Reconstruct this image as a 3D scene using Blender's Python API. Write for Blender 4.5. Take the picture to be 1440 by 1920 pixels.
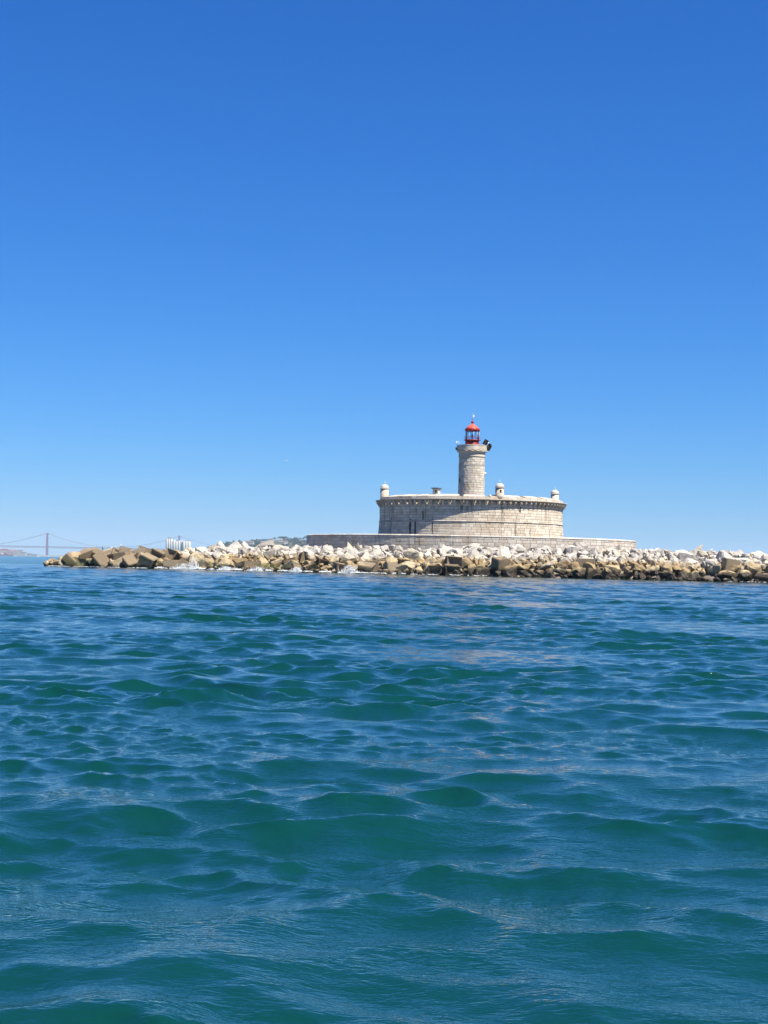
import bpy, bmesh, math, random
import numpy as np
from mathutils import Matrix, Vector, noise as mnoise

for _o in list(bpy.data.objects):
    bpy.data.objects.remove(_o, do_unlink=True)
scene = bpy.context.scene
COL = scene.collection
R_ = math.radians
random.seed(7)
RNG = np.random.default_rng(7)

# ------------------------------------------------------------------ camera
EYE = 1.75
cam_data = bpy.data.cameras.new('camera')
cam_data.sensor_fit = 'VERTICAL'
cam_data.sensor_height = 24.0
cam_data.lens = 24.0 * 2884.0 / 1920.0
cam_data.clip_start = 0.1
cam_data.clip_end = 60000.0
cam = bpy.data.objects.new('camera', cam_data)
COL.objects.link(cam)
cam.matrix_world = (Matrix.Translation((0, 0, EYE)) @ Matrix.Rotation(R_(90 + 1.9), 4, 'X')
                    @ Matrix.Rotation(R_(1.15), 4, 'Z'))
scene.camera = cam

# ------------------------------------------------------------------ sky, sun, exposure
SUN_EL = 60.0
SUN_AZ = 50.0      # degrees to the right of the direction from the fort to the camera
to_sun = Vector((math.sin(R_(SUN_AZ)) * math.cos(R_(SUN_EL)), -math.cos(R_(SUN_AZ)) * math.cos(R_(SUN_EL)), math.sin(R_(SUN_EL))))
world = bpy.data.worlds.new('World')
scene.world = world
world.use_nodes = True
wn = world.node_tree.nodes
wl = world.node_tree.links
wn.clear()
w_out = wn.new('ShaderNodeOutputWorld')
w_bg = wn.new('ShaderNodeBackground')
w_sky = wn.new('ShaderNodeTexSky')
w_sky.sky_type = 'NISHITA'
w_sky.sun_disc = False
w_sky.sun_elevation = R_(SUN_EL)
w_sky.sun_rotation = math.atan2(to_sun.x, to_sun.y)
w_sky.altitude = 0.0
w_sky.air_density = 1.0
w_sky.dust_density = 0.0
w_sky.ozone_density = 6.0
# one even colour grade over the whole sky: the photograph's deep, saturated blue
w_sep = wn.new('ShaderNodeSeparateColor')
w_cmb = wn.new('ShaderNodeCombineColor')
def _curve(power, gain):
    a = wn.new('ShaderNodeMath'); a.operation = 'POWER'; a.inputs[1].default_value = power
    b = wn.new('ShaderNodeMath'); b.operation = 'MULTIPLY'; b.inputs[1].default_value = gain
    wl.new(a.outputs[0], b.inputs[0])
    return a, b
w_bg.inputs['Strength'].default_value = 0.05
wl.new(w_sky.outputs[0], w_sep.inputs[0])
for _c, (_p, _g) in enumerate(((1.6, 0.163), (1.1, 0.654), (0.86, 1.73))):
    _a, _b = _curve(_p, _g)
    wl.new(w_sep.outputs[_c], _a.inputs[0]); wl.new(_b.outputs[0], w_cmb.inputs[_c])
wl.new(w_cmb.outputs[0], w_bg.inputs['Color'])
wl.new(w_bg.outputs[0], w_out.inputs['Surface'])

sun_data = bpy.data.lights.new('sun', 'SUN')
sun_data.energy = 5.0
sun_data.angle = R_(0.53)
sun_data.color = (1.0, 0.94, 0.84)
sun = bpy.data.objects.new('sun', sun_data)
COL.objects.link(sun)
sun.rotation_euler = to_sun.to_track_quat('Z', 'Y').to_euler()
sun.location = (0, 0, 400)

scene.view_settings.view_transform = 'Standard'
scene.view_settings.look = 'None'
scene.view_settings.exposure = 1.0
scene.view_settings.gamma = 1.0
scene.view_settings.use_curve_mapping = False
scene.render.engine = 'CYCLES'
scene.cycles.max_bounces = 6
scene.cycles.diffuse_bounces = 3
scene.cycles.glossy_bounces = 3
scene.cycles.transmission_bounces = 6
scene.cycles.volume_bounces = 1
scene.cycles.sample_clamp_indirect = 6.0
scene.cycles.caustics_reflective = False
scene.cycles.caustics_refractive = False

# ------------------------------------------------------------------ helpers
def tag(o, label=None, cat=None, group=None, kind=None):
    if label: o['label'] = label
    if cat: o['category'] = cat
    if group: o['group'] = group
    if kind: o['kind'] = kind
    return o

def link(o, parent=None):
    COL.objects.link(o)
    if parent is not None: o.parent = parent
    return o

def empty(name, loc=(0, 0, 0), rz=0.0):
    o = bpy.data.objects.new(name, None)
    o.location = loc
    o.rotation_euler = (0, 0, rz)
    o.empty_display_size = 0.3
    return link(o)

def mesh_obj(name, me, mat=None, parent=None, loc=(0, 0, 0), rot=(0, 0, 0), scale=(1, 1, 1)):
    o = bpy.data.objects.new(name, me)
    if mat is not None and not me.materials:
        me.materials.append(mat)
    o.location = loc; o.rotation_euler = rot; o.scale = scale
    return link(o, parent)

class MB:
    """collects vertices and faces for one mesh"""
    def __init__(self):
        self.v = []; self.f = []; self.smooth = []
    def add(self, verts, faces, smooth=False):
        b = len(self.v)
        self.v += [tuple(p) for p in verts]
        self.f += [tuple(i + b for i in f) for f in faces]
        self.smooth += [smooth] * len(faces)
        return self
    def box(self, x0, x1, y0, y1, z0, z1, m=None):
        vs = [Vector((x, y, z)) for z in (z0, z1) for (x, y) in ((x0, y0), (x1, y0), (x1, y1), (x0, y1))]
        if m is not None: vs = [m @ p for p in vs]
        return self.add(vs, [(3, 2, 1, 0), (4, 5, 6, 7), (0, 1, 5, 4), (1, 2, 6, 5), (2, 3, 7, 6), (3, 0, 4, 7)])
    def lathe(self, prof, n=24, a0=0.0, a1=2 * math.pi, smooth=True, c=(0, 0), caps=True):
        full = abs(a1 - a0 - 2 * math.pi) < 1e-6
        m = n if full else n + 1
        vs = []
        for r, z in prof:
            for i in range(m):
                a = a0 + (a1 - a0) * i / n
                vs.append((c[0] + r * math.sin(a), c[1] - r * math.cos(a), z))
        fs = []
        for j in range(len(prof) - 1):
            for i in range(n):
                k = (i + 1) % m
                fs.append((j * m + i, j * m + k, (j + 1) * m + k, (j + 1) * m + i))
        self.add(vs, fs, smooth)
        if caps and full:
            b = len(self.v) - len(vs)
            for j, flip in ((0, True), (len(prof) - 1, False)):
                if prof[j][0] > 1e-6:
                    ring = [b + j * m + i for i in range(m)]
                    self.f.append(tuple(reversed(ring)) if flip else tuple(ring)); self.smooth.append(False)
        return self
    def tube(self, pts, r, n=6, smooth=True):
        pts = [Vector(p) for p in pts]
        rs = r if isinstance(r, (list, tuple)) else [r] * len(pts)
        vs = []
        for i, p in enumerate(pts):
            t = (pts[min(i + 1, len(pts) - 1)] - pts[max(i - 1, 0)]).normalized()
            u = t.cross(Vector((0, 0, 1)))
            if u.length < 1e-3: u = t.cross(Vector((1, 0, 0)))
            u.normalize(); w = t.cross(u)
            for k in range(n):
                a = 2 * math.pi * k / n
                vs.append(p + (u * math.cos(a) + w * math.sin(a)) * rs[i])
        fs = []
        for i in range(len(pts) - 1):
            for k in range(n):
                q = (k + 1) % n
                fs.append((i * n + k, i * n + q, (i + 1) * n + q, (i + 1) * n + k))
        self.add(vs, fs, smooth)
        b = len(self.v) - len(vs)
        self.f.append(tuple(b + k for k in reversed(range(n)))); self.smooth.append(False)
        self.f.append(tuple(b + (len(pts) - 1) * n + k for k in range(n))); self.smooth.append(False)
        return self
    def mesh(self, name):
        me = bpy.data.meshes.new(name)
        me.from_pydata(self.v, [], self.f)
        me.polygons.foreach_set('use_smooth', self.smooth)
        bm = bmesh.new(); bm.from_mesh(me)
        bmesh.ops.recalc_face_normals(bm, faces=bm.faces)
        bm.to_mesh(me); bm.free()
        me.update()
        return me
    def build(self, name, mat, parent=None, loc=(0, 0, 0), rot=(0, 0, 0)):
        return mesh_obj(name, self.mesh(name), mat, parent, loc, rot)

# ------------------------------------------------------------------ node helpers
class NT:
    def __init__(self, name):
        self.m = bpy.data.materials.new(name)
        self.m.use_nodes = True
        self.t = self.m.node_tree
        self.n = self.t.nodes
        self.b = self.n['Principled BSDF']
        self.out = self.n['Material Output']
    def new(self, t, **kw):
        nd = self.n.new(t)
        for k, v in kw.items(): setattr(nd, k, v)
        return nd
    def l(self, a, b): self.t.links.new(a, b)
    def setin(self, sock, v):
        if hasattr(v, 'is_output') or isinstance(v, bpy.types.NodeSocket): self.l(v, sock)
        else: sock.default_value = v
    def math(self, op, a, b=0.0, c=None, clamp=False):
        nd = self.new('ShaderNodeMath', operation=op, use_clamp=clamp)
        self.setin(nd.inputs[0], a); self.setin(nd.inputs[1], b)
        if c is not None: self.setin(nd.inputs[2], c)
        return nd.outputs[0]
    def noise(self, vec=None, scale=1.0, detail=3.0, rough=0.55, dist=0.0):
        nd = self.new('ShaderNodeTexNoise')
        if vec is not None: self.l(vec, nd.inputs['Vector'])
        nd.inputs['Scale'].default_value = scale
        nd.inputs['Detail'].default_value = detail
        nd.inputs['Roughness'].default_value = rough
        nd.inputs['Distortion'].default_value = dist
        return nd.outputs['Fac']
    def mapping(self, vec, scale=(1, 1, 1), rot=(0, 0, 0), loc=(0, 0, 0)):
        nd = self.new('ShaderNodeMapping')
        self.l(vec, nd.inputs['Vector'])
        nd.inputs['Scale'].default_value = scale
        nd.inputs['Rotation'].default_value = rot
        nd.inputs['Location'].default_value = loc
        return nd.outputs[0]
    def ramp(self, fac, stops, interp='LINEAR'):
        nd = self.new('ShaderNodeValToRGB')
        cr = nd.color_ramp; cr.interpolation = interp
        while len(cr.elements) < len(stops): cr.elements.new(0.5)
        for e, (p, c) in zip(cr.elements, stops):
            e.position = p; e.color = (*c, 1.0) if len(c) == 3 else c
        self.l(fac, nd.inputs[0])
        return nd.outputs[0]
    def smooth(self, v, a, b):
        nd = self.new('ShaderNodeMapRange', interpolation_type='SMOOTHSTEP')
        self.setin(nd.inputs[0], v); self.setin(nd.inputs[1], a); self.setin(nd.inputs[2], b)
        return nd.outputs[0]
    def mix(self, fac, a, b, mode='MIX'):
        nd = self.new('ShaderNodeMix', data_type='RGBA', blend_type=mode)
        self.setin(nd.inputs[0], fac)
        for s, v in ((nd.inputs[6], a), (nd.inputs[7], b)):
            if isinstance(v, tuple): s.default_value = (*v, 1.0) if len(v) == 3 else v
            else: self.l(v, s)
        return nd.outputs[2]
    def pos(self): return self.new('ShaderNodeNewGeometry').outputs['Position']
    def sep(self, v):
        nd = self.new('ShaderNodeSeparateXYZ'); self.l(v, nd.inputs[0]); return nd.outputs
    def rand(self):
        a = self.new('ShaderNodeObjectInfo').outputs['Random']
        b = self.new('ShaderNodeNewGeometry').outputs['Random Per Island']
        return self.math('FRACT', self.math('ADD', a, b))
    def bump(self, h, strength=0.4, dist=0.05, normal=None):
        nd = self.new('ShaderNodeBump')
        nd.inputs['Strength'].default_value = strength
        self.setin(nd.inputs['Distance'], dist)
        self.l(h, nd.inputs['Height'])
        if normal is not None: self.l(normal, nd.inputs['Normal'])
        return nd.outputs[0]

def plain(name, col, rough=0.6, metal=0.0, var=0.12, scale=3.0):
    t = NT(name)
    p = t.pos()
    n = t.noise(p, scale, 4.0, 0.6)
    c = t.mix(n, tuple(x * (1 - var) for x in col), tuple(min(1, x * (1 + var)) for x in col))
    t.l(c, t.b.inputs['Base Color'])
    t.b.inputs['Roughness'].default_value = rough
    t.b.inputs['Metallic'].default_value = metal
    return t.m

# ------------------------------------------------------------------ the sea
def make_sea():
    rings = [0.6]
    while rings[-1] < 430.0:
        r = rings[-1]
        rings.append(r + max(0.022 + 0.0024 * r, 0.25 if r < 4.0 else 0.0) * (1.0 if r < 330 else 3.0))
    while rings[-1] < 15500.0:
        rings.append(rings[-1] * 1.09)
    rings = np.array(rings)
    dense = np.linspace(R_(-19), R_(19), 621)
    out1 = R_(19) + (R_(60) - R_(19)) * (np.linspace(0, 1, 71)[1:]) ** 1.6
    back = np.linspace(R_(60), R_(300), 40)[1:-1]
    ang = np.concatenate([-out1[::-1], dense, out1, back])
    ang.sort()
    nr, na = len(rings), len(ang)
    dth = np.maximum(np.diff(np.append(ang, ang[0] + 2 * math.pi)), np.roll(np.diff(np.append(ang, ang[0] + 2 * math.pi)), 1))
    rr, aa = np.meshgrid(rings, ang, indexing='ij')
    dr = np.gradient(rings)[:, None] * np.ones((1, na))
    cell = np.maximum(dr, rr * dth[None, :]).ravel()
    X = (rr * np.sin(aa)).ravel(); Y = (rr * np.cos(aa)).ravel()
    x = X.astype(np.float32); y = Y.astype(np.float32)
    zz = np.zeros_like(x); dx = np.zeros_like(x); dy = np.zeros_like(x); jac = np.zeros_like(x)
    rng = np.random.default_rng(23)
    main = R_(-88.0)                       # the waves run towards the boat
    comps = []
    for lam, hs, spread, cnt in SEA_BANDS:
        lo, hi = lam
        for i in range(cnt):
            L = lo * (hi / lo) ** ((i + rng.random()) / cnt)
            th = main + rng.choice([-1.0, 1.0]) * R_(24.0) + rng.normal(0, R_(spread))    # two crossing trains make short peaked crests
            comps.append((L, hs / math.sqrt(cnt) * (L / math.sqrt(lo * hi)), th, rng.random() * 2 * math.pi))
    near = rr.ravel() < 460.0
    idx = np.nonzero(near)[0]
    x1 = x[idx]; y1 = y[idx]; c1 = cell[idx].astype(np.float32)
    z1 = np.zeros_like(x1); a1 = np.zeros_like(x1); b1 = np.zeros_like(x1); j1 = np.zeros_like(x1)
    # slow wave-group modulation so that crests come in sets, not in an even comb
    grp = np.full_like(x1, 0.88)
    for (L, th, ph) in ((11.0, -1.1, 0.4), (17.0, -2.2, 2.0), (7.3, -1.9, 4.1), (9.1, 0.1, 1.0)):
        k = 2 * math.pi / L
        grp += 0.26 * np.sin(k * (x1 * math.cos(th) + y1 * math.sin(th)) + ph)
    grp = np.clip(grp, 0.30, 1.9)
    gust = np.full_like(x1, 0.75)          # cat's-paws: patches of ruffled and of glassy water
    for (L, th, ph) in ((5.1, -1.3, 0.4), (8.7, -2.4, 2.0), (3.4, -1.8, 4.1), (13.0, -0.6, 1.0), (6.3, 0.4, 5.2)):
        k = 2 * math.pi / L
        gust += 0.25 * np.sin(k * (x1 * math.cos(th) + y1 * math.sin(th)) + ph)
    gust = np.clip(gust, 0.3, 1.7)
    for (L, a, th, ph) in comps:
        k = 2 * math.pi / L
        w = np.clip((L / c1 - 2.2) / 2.5, 0, 1)
        sel = np.nonzero(w > 0)[0]
        if len(sel) == 0: continue
        ct, st = math.cos(th), math.sin(th)
        p = (k * ct) * x1[sel] + (k * st) * y1[sel] + ph
        amp = a * w[sel] * (grp[sel] if L > 0.5 else gust[sel])
        s, c = np.sin(p), np.cos(p)
        z1[sel] += amp * c
        q = SEA_CHOP
        a1[sel] -= q * ct * amp * s
        b1[sel] -= q * st * amp * s
        j1[sel] += q * k * amp * c
    b1 -= 0.75 * z1                        # crests lean towards the boat
    zz[idx] = z1; dx[idx] = a1; dy[idx] = b1; jac[idx] = j1
    n = nr * na
    co = np.empty((n + 1, 3), np.float32)
    co[:n, 0] = x + dx; co[:n, 1] = y + dy; co[:n, 2] = zz
    co[n] = (0, 0, 0)
    i = np.arange(nr - 1)[:, None]; j = np.arange(na)[None, :]; jn = (j + 1) % na
    quads = np.stack(np.broadcast_arrays(i * na + j, (i + 1) * na + j, (i + 1) * na + jn, i * na + jn), -1).reshape(-1, 4)
    jj = np.arange(na)
    tris = np.stack([np.full(na, n), jj, (jj + 1) % na], -1)
    me = bpy.data.meshes.new('sea')
    me.vertices.add(n + 1)
    me.vertices.foreach_set('co', co.ravel())
    nl = quads.size + tris.size
    me.loops.add(nl)
    me.loops.foreach_set('vertex_index', np.concatenate([quads.ravel(), tris.ravel()]).astype(np.int32))
    npoly = len(quads) + len(tris)
    me.polygons.add(npoly)
    starts = np.concatenate([np.arange(len(quads)) * 4, quads.size + np.arange(len(tris)) * 3]).astype(np.int32)
    me.polygons.foreach_set('loop_start', starts)
    me.update(calc_edges=True)
    me.polygons.foreach_set('use_smooth', np.ones(npoly, bool))
    foam = me.attributes.new('crest', 'FLOAT', 'POINT')
    foam.data.foreach_set('value', np.append(jac, 0).astype(np.float32))
    lod = me.attributes.new('lod', 'FLOAT', 'POINT')
    lod.data.foreach_set('value', np.append(np.clip(cell, 0, 3.0), 0).astype(np.float32))
    me.validate()
    return me

#            wavelengths   rms-ish amplitude  spread  count
SEA_BANDS = [((4.0, 7.0), 0.018, 22, 12),
             ((2.1, 4.0), 0.025, 30, 36),
             ((1.1, 2.1), 0.0285, 38, 60),
             ((0.55, 1.1), 0.0195, 44, 80),
             ((0.27, 0.55), 0.0108, 46, 96),
             ((0.13, 0.27), 0.0058, 48, 100)]
SEA_CHOP = 1.12

def sea_material():
    t = NT('sea_water')
    p = t.pos()
    lod = t.new('ShaderNodeAttribute', attribute_name='lod').outputs['Fac']
    crest = t.new('ShaderNodeAttribute', attribute_name='crest').outputs['Fac']
    xyz = t.sep(p)
    # capillary ripples, stretched across the wind
    m1 = t.mapping(p, scale=(0.6, 1.2, 1.0), rot=(0, 0, R_(14)))
    m2 = t.mapping(p, scale=(0.62, 1.2, 1.0), rot=(0, 0, R_(-18)))
    m3 = t.mapping(p, scale=(0.45, 1.0, 1.0), rot=(0, 0, R_(4)))
    n1 = t.noise(m1, 9.0, 3.0, 0.6, 0.3)
    n2 = t.noise(m2, 26.0, 2.0, 0.55)
    n3 = t.noise(m3, 1.7, 4.0, 0.62, 0.3)
    patch = t.noise(p, 0.35, 2.0, 0.5)
    gust = t.smooth(patch, 0.3, 0.7)
    fine = t.math('MULTIPLY', t.math('ADD', 0.35, gust), 0.0037)
    ridge = lambda q: t.math('SUBTRACT', 1.0, t.math('ABSOLUTE', t.math('SUBTRACT', t.math('MULTIPLY', q, 2.0), 1.0)))
    n1 = ridge(n1)
    h = t.math('ADD', t.math('MULTIPLY', n1, t.math('MULTIPLY', fine, 3.2)), t.math('MULTIPLY', n2, t.math('MULTIPLY', fine, 0.9)))
    # further off, where the mesh is too coarse for the short waves, they live in the bump
    n5 = ridge(t.noise(m2, 4.2, 3.0, 0.6, 0.3))
    n6 = t.noise(m3, 0.55, 3.0, 0.6, 0.2)
    h = t.math('ADD', h, t.math('MULTIPLY', n5, t.math('MULTIPLY', t.smooth(lod, 0.03, 0.13), 0.011)))
    h = t.math('ADD', h, t.math('MULTIPLY', n3, t.math('MULTIPLY', t.smooth(lod, 0.10, 0.40), 0.038)))
    h = t.math('ADD', h, t.math('MULTIPLY', n6, t.math('MULTIPLY', t.smooth(lod, 0.4, 1.4), 0.13)))
    nrm = t.bump(h, 1.0, 1.0)
    # water body: green where it is shallow over the bank behind the fort
    n4 = t.noise(p, 0.02, 3.0, 0.5)
    body = t.mix(n4, (0.0016, 0.031, 0.0235), (0.0020, 0.038, 0.0275))
    bank = t.smooth(xyz[1], 330.0, 700.0)
    body = t.mix(bank, body, (0.006, 0.058, 0.052))
    # white water where crests break
    fn = t.noise(p, 3.3, 5.0, 0.68)
    fsp = t.noise(p, 0.11, 2.0, 0.5)
    fo = t.math('ADD', crest, t.math('MULTIPLY', t.math('SUBTRACT', fn, 0.5), 0.9))
    fo = t.math('ADD', fo, t.math('MULTIPLY', t.math('SUBTRACT', fsp, 0.5), 0.8))
    lace = t.smooth(t.noise(p, 24.0, 4.0, 0.7), 0.53, 0.62)
    lace = t.math('MULTIPLY', lace, t.smooth(t.noise(t.mapping(p, scale=(0.6, 1.6, 1.0)), 6.0, 4.0, 0.7), 0.48, 0.6))
    fmask = t.math('MULTIPLY', t.smooth(fo, 1.75, 2.3), lace)
    col = t.mix(fmask, body, (0.78, 0.82, 0.84))
    t.l(col, t.b.inputs['Base Color'])
    rough = t.math('ADD', 0.04, t.math('MULTIPLY', fmask, 0.6))
    rough = t.math('ADD', rough, t.math('MULTIPLY', t.smooth(lod, 0.3, 3.0), 0.10))
    t.l(rough, t.b.inputs['Roughness'])
    t.b.inputs['IOR'].default_value = 1.65
    t.l(t.math('SUBTRACT', 0.5, t.math('MULTIPLY', t.smooth(lod, 0.4, 2.6), 0.37)), t.b.inputs['Specular IOR Level'])
    t.l(nrm, t.b.inputs['Normal'])
    return t.m

sea = mesh_obj('sea', make_sea(), sea_material())
tag(sea, 'choppy blue green sea with short steep waves', None, None, 'structure')

# ------------------------------------------------------------------ stone materials
FC = Vector((16.1, 285.0, 0.0))          # axis of fort, platform and lighthouse

def masonry_material(name, light, dark, stain=0.5, drips=()):
    t = NT(name)
    p = t.pos()
    xyz = t.sep(p)
    r = t.rand()
    base = t.ramp(r, [(0.0, dark), (0.35, tuple((a * 0.45 + b * 0.55) for a, b in zip(dark, light))), (0.7, light), (1.0, tuple(min(0.82, c * 1.14) for c in light))])
    n = t.noise(p, 2.6, 5.0, 0.65)
    base = t.mix(t.math('MULTIPLY', t.smooth(n, 0.42, 0.78), 0.4), base, tuple(c * 0.72 for c in dark))
    # rust and ochre weathering
    n2 = t.noise(p, 0.33, 3.0, 0.6)
    base = t.mix(t.math('MULTIPLY', t.smooth(n2, 0.48, 0.70), 0.45), base, (0.42, 0.30, 0.17))
    # black rain streaks running down the wall
    sv = t.mapping(p, scale=(1.3, 1.3, 0.07))
    n3 = t.noise(sv, 1.0, 3.0, 0.6)
    n4 = t.noise(p, 0.21, 2.0, 0.5)
    st = t.math('MULTIPLY', t.smooth(n3, 0.54, 0.70), t.smooth(n4, 0.40, 0.62))
    base = t.mix(t.math('MULTIPLY', st, stain), base, (0.035, 0.033, 0.030))
    for (x0, w, za, zb) in drips:
        wob = t.math('MULTIPLY', t.math('SUBTRACT', t.noise(p, 1.1, 3.0, 0.6), 0.5), 0.5)
        dx = t.math('ABSOLUTE', t.math('ADD', t.math('SUBTRACT', xyz[0], x0), wob))
        msk = t.math('MULTIPLY', t.smooth(dx, w, w * 0.45), t.math('MULTIPLY', t.smooth(xyz[2], zb, zb - 0.5), t.smooth(xyz[2], za, za + 0.4)))
        msk = t.math('MULTIPLY', msk, t.math('LESS_THAN', xyz[1], FC.y))
        base = t.mix(t.math('MULTIPLY', msk, 0.9), base, (0.016, 0.015, 0.013))
    t.l(base, t.b.inputs['Base Color'])
    t.b.inputs['Roughness'].default_value = 0.9
    t.b.inputs['Specular IOR Level'].default_value = 0.2
    t.l(t.bump(t.noise(p, 6.0, 5.0, 0.65), 0.5, 0.05), t.b.inputs['Normal'])
    return t.m

M = {}
M['fort'] = masonry_material('fort_limestone', (0.68, 0.60, 0.475), (0.53, 0.445, 0.335), 0.75, ((4.7, 0.26, 6.0, 9.9), (5.55, 0.22, 6.0, 9.8), (6.9, 0.16, 9.2, 11.3), (8.5, 0.13, 6.6, 10.0), (23.9, 0.2, 10.9, 13.0)))
M['plat'] = masonry_material('platform_limestone', (0.550, 0.501, 0.429), (0.418, 0.374, 0.314), 0.5)
M['tower'] = masonry_material('tower_limestone', (0.589, 0.536, 0.443), (0.482, 0.420, 0.326), 0.2)
M['trim'] = masonry_material('trim_limestone', (0.536, 0.495, 0.427), (0.427, 0.378, 0.309), 0.4)
M['mortar'] = plain('mortar', (0.26, 0.225, 0.175), 0.95, 0, 0.3, 1.5)
M['lime'] = plain('whitewashed_dome', (0.471, 0.458, 0.420), 0.85, 0, 0.12, 2.0)
M['paving'] = plain('dark_low_bounce_paving', (0.11, 0.10, 0.09), 0.9, 0, 0.25, 0.6)  # unseen paving and terrace, coloured dark so less sunlight bounces onto the masonry
M['dark'] = plain('dark_opening', (0.012, 0.012, 0.013), 0.8)
M['slate'] = plain('dark_slate', (0.10, 0.10, 0.10), 0.8)

def rock_material(name, kind):
    t = NT(name)
    p = t.pos()
    xyz = t.sep(p)
    r = t.rand()
    n1 = t.noise(p, 0.55, 4.0, 0.6)
    n2 = t.noise(p, 2.2, 6.0, 0.68)
    n3 = t.noise(p, 0.16, 2.0, 0.5)
    z = t.math('ADD', xyz[2], t.math('MULTIPLY', t.math('SUBTRACT', n1, 0.5), 2.2))
    if kind == 'boulder':
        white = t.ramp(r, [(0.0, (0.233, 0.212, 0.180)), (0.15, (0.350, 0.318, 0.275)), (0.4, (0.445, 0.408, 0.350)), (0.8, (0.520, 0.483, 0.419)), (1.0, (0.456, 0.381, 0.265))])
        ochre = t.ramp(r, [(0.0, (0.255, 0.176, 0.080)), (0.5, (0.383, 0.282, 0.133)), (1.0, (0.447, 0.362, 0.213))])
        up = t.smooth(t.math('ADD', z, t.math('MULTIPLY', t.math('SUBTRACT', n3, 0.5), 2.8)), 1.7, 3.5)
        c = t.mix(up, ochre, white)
    elif kind == 'concrete':
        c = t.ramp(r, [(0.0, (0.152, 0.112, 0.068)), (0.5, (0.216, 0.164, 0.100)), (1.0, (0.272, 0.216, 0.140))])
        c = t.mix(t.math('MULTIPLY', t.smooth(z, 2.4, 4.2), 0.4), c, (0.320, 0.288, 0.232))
    else:
        c = t.ramp(r, [(0.0, (0.209, 0.143, 0.072)), (0.5, (0.329, 0.242, 0.127)), (0.85, (0.406, 0.325, 0.198)), (1.0, (0.406, 0.357, 0.285))])
    c = t.mix(t.math('MULTIPLY', t.smooth(n2, 0.46, 0.72), 0.5), c, (0.20, 0.165, 0.12))
    # green weed just above the wet line, black weed and barnacles in the tide zone
    gr = t.math('MULTIPLY', t.smooth(z, 1.6, 0.9), t.smooth(n3, 0.53, 0.62))
    c = t.mix(t.math('MULTIPLY', gr, 0.6), c, (0.07, 0.085, 0.022))
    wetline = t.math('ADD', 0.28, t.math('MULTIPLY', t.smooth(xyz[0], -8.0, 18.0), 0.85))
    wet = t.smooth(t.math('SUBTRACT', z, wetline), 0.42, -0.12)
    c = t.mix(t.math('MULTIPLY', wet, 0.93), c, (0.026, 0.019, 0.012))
    t.l(c, t.b.inputs['Base Color'])
    t.l(t.math('SUBTRACT', 0.92, t.math('MULTIPLY', wet, 0.5)), t.b.inputs['Roughness'])
    t.b.inputs['Specular IOR Level'].default_value = 0.25
    hb = t.math('ADD', t.noise(p, 3.0, 6.0, 0.7), t.math('MULTIPLY', t.noise(p, 1.1, 3.0, 0.6), 1.2))
    t.l(t.bump(hb, 0.95 if kind != 'concrete' else 0.4, 0.16), t.b.inputs['Normal'])
    return t.m

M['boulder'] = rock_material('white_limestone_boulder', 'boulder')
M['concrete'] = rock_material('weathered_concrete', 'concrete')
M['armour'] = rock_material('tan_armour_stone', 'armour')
M['rubble'] = plain('rubble_core', (0.16, 0.135, 0.10), 0.95, 0, 0.4, 0.7)

# ------------------------------------------------------------------ rubble mound (setting)
def y_water(X): return 245.1 - 0.415 * X + 0.7 * math.sin(X * 0.33) + 0.5 * math.sin(X * 0.83 + 1.3)
CREST = [(-66, 0.0), (-62, 0.35), (-58, 0.9), (-55.5, 1.3), (-53.5, 2.7), (-50, 3.2), (-38, 2.7), (-32, 2.8), (-24, 3.2), (-10, 3.45), (10, 3.9), (30, 4.0), (42, 4.0), (50, 3.95), (60, 3.4), (72, 3.1), (90, 2.5)]
def crest(X):
    for (a, h), (b, g) in zip(CREST, CREST[1:]):
        if a <= X <= b: return h + (g - h) * (X - a) / (b - a)
    return 0.0
COSW = math.cos(math.atan(0.415))
def mound(X, s):
    hc = crest(X)
    if s < 0: return 0.55 * s
    if s < 4.0: h = 0.52 * s
    else: h = 2.08 + 0.22 * (s - 4.0)
    h = min(h, hc)
    back = 9.0 + 45.0 * max(0.0, min(1.0, (X + 34.0) / 22.0))    # the spit is narrow, the fort's bank is broad
    if s > back: h = max(-2.5, h - 0.5 * (s - back))
    return h

def make_mound():
    xs = np.arange(-66, 92, 1.0); ss = np.concatenate([np.arange(-4, 20, 0.8), np.arange(20, 84, 3.0)])
    v = []; f = []
    for X in xs:
        for s in ss:
            h = mound(X, s) - 0.75 + 0.25 * mnoise.noise(Vector((X * 0.5, s * 0.5, 0)))
            v.append((X, y_water(X) + s / COSW, max(h, -3.0)))
    n = len(ss)
    for i in range(len(xs) - 1):
        for j in range(n - 1):
            f.append((i * n + j, (i + 1) * n + j, (i + 1) * n + j + 1, i * n + j + 1))
    me = bpy.data.meshes.new('rubble_mound'); me.from_pydata(v, [], f); me.update()
    return me
tag(mesh_obj('rubble_mound', make_mound(), M['rubble']), 'dark rubble core under the boulders of the bank', None, None, 'structure')

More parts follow.
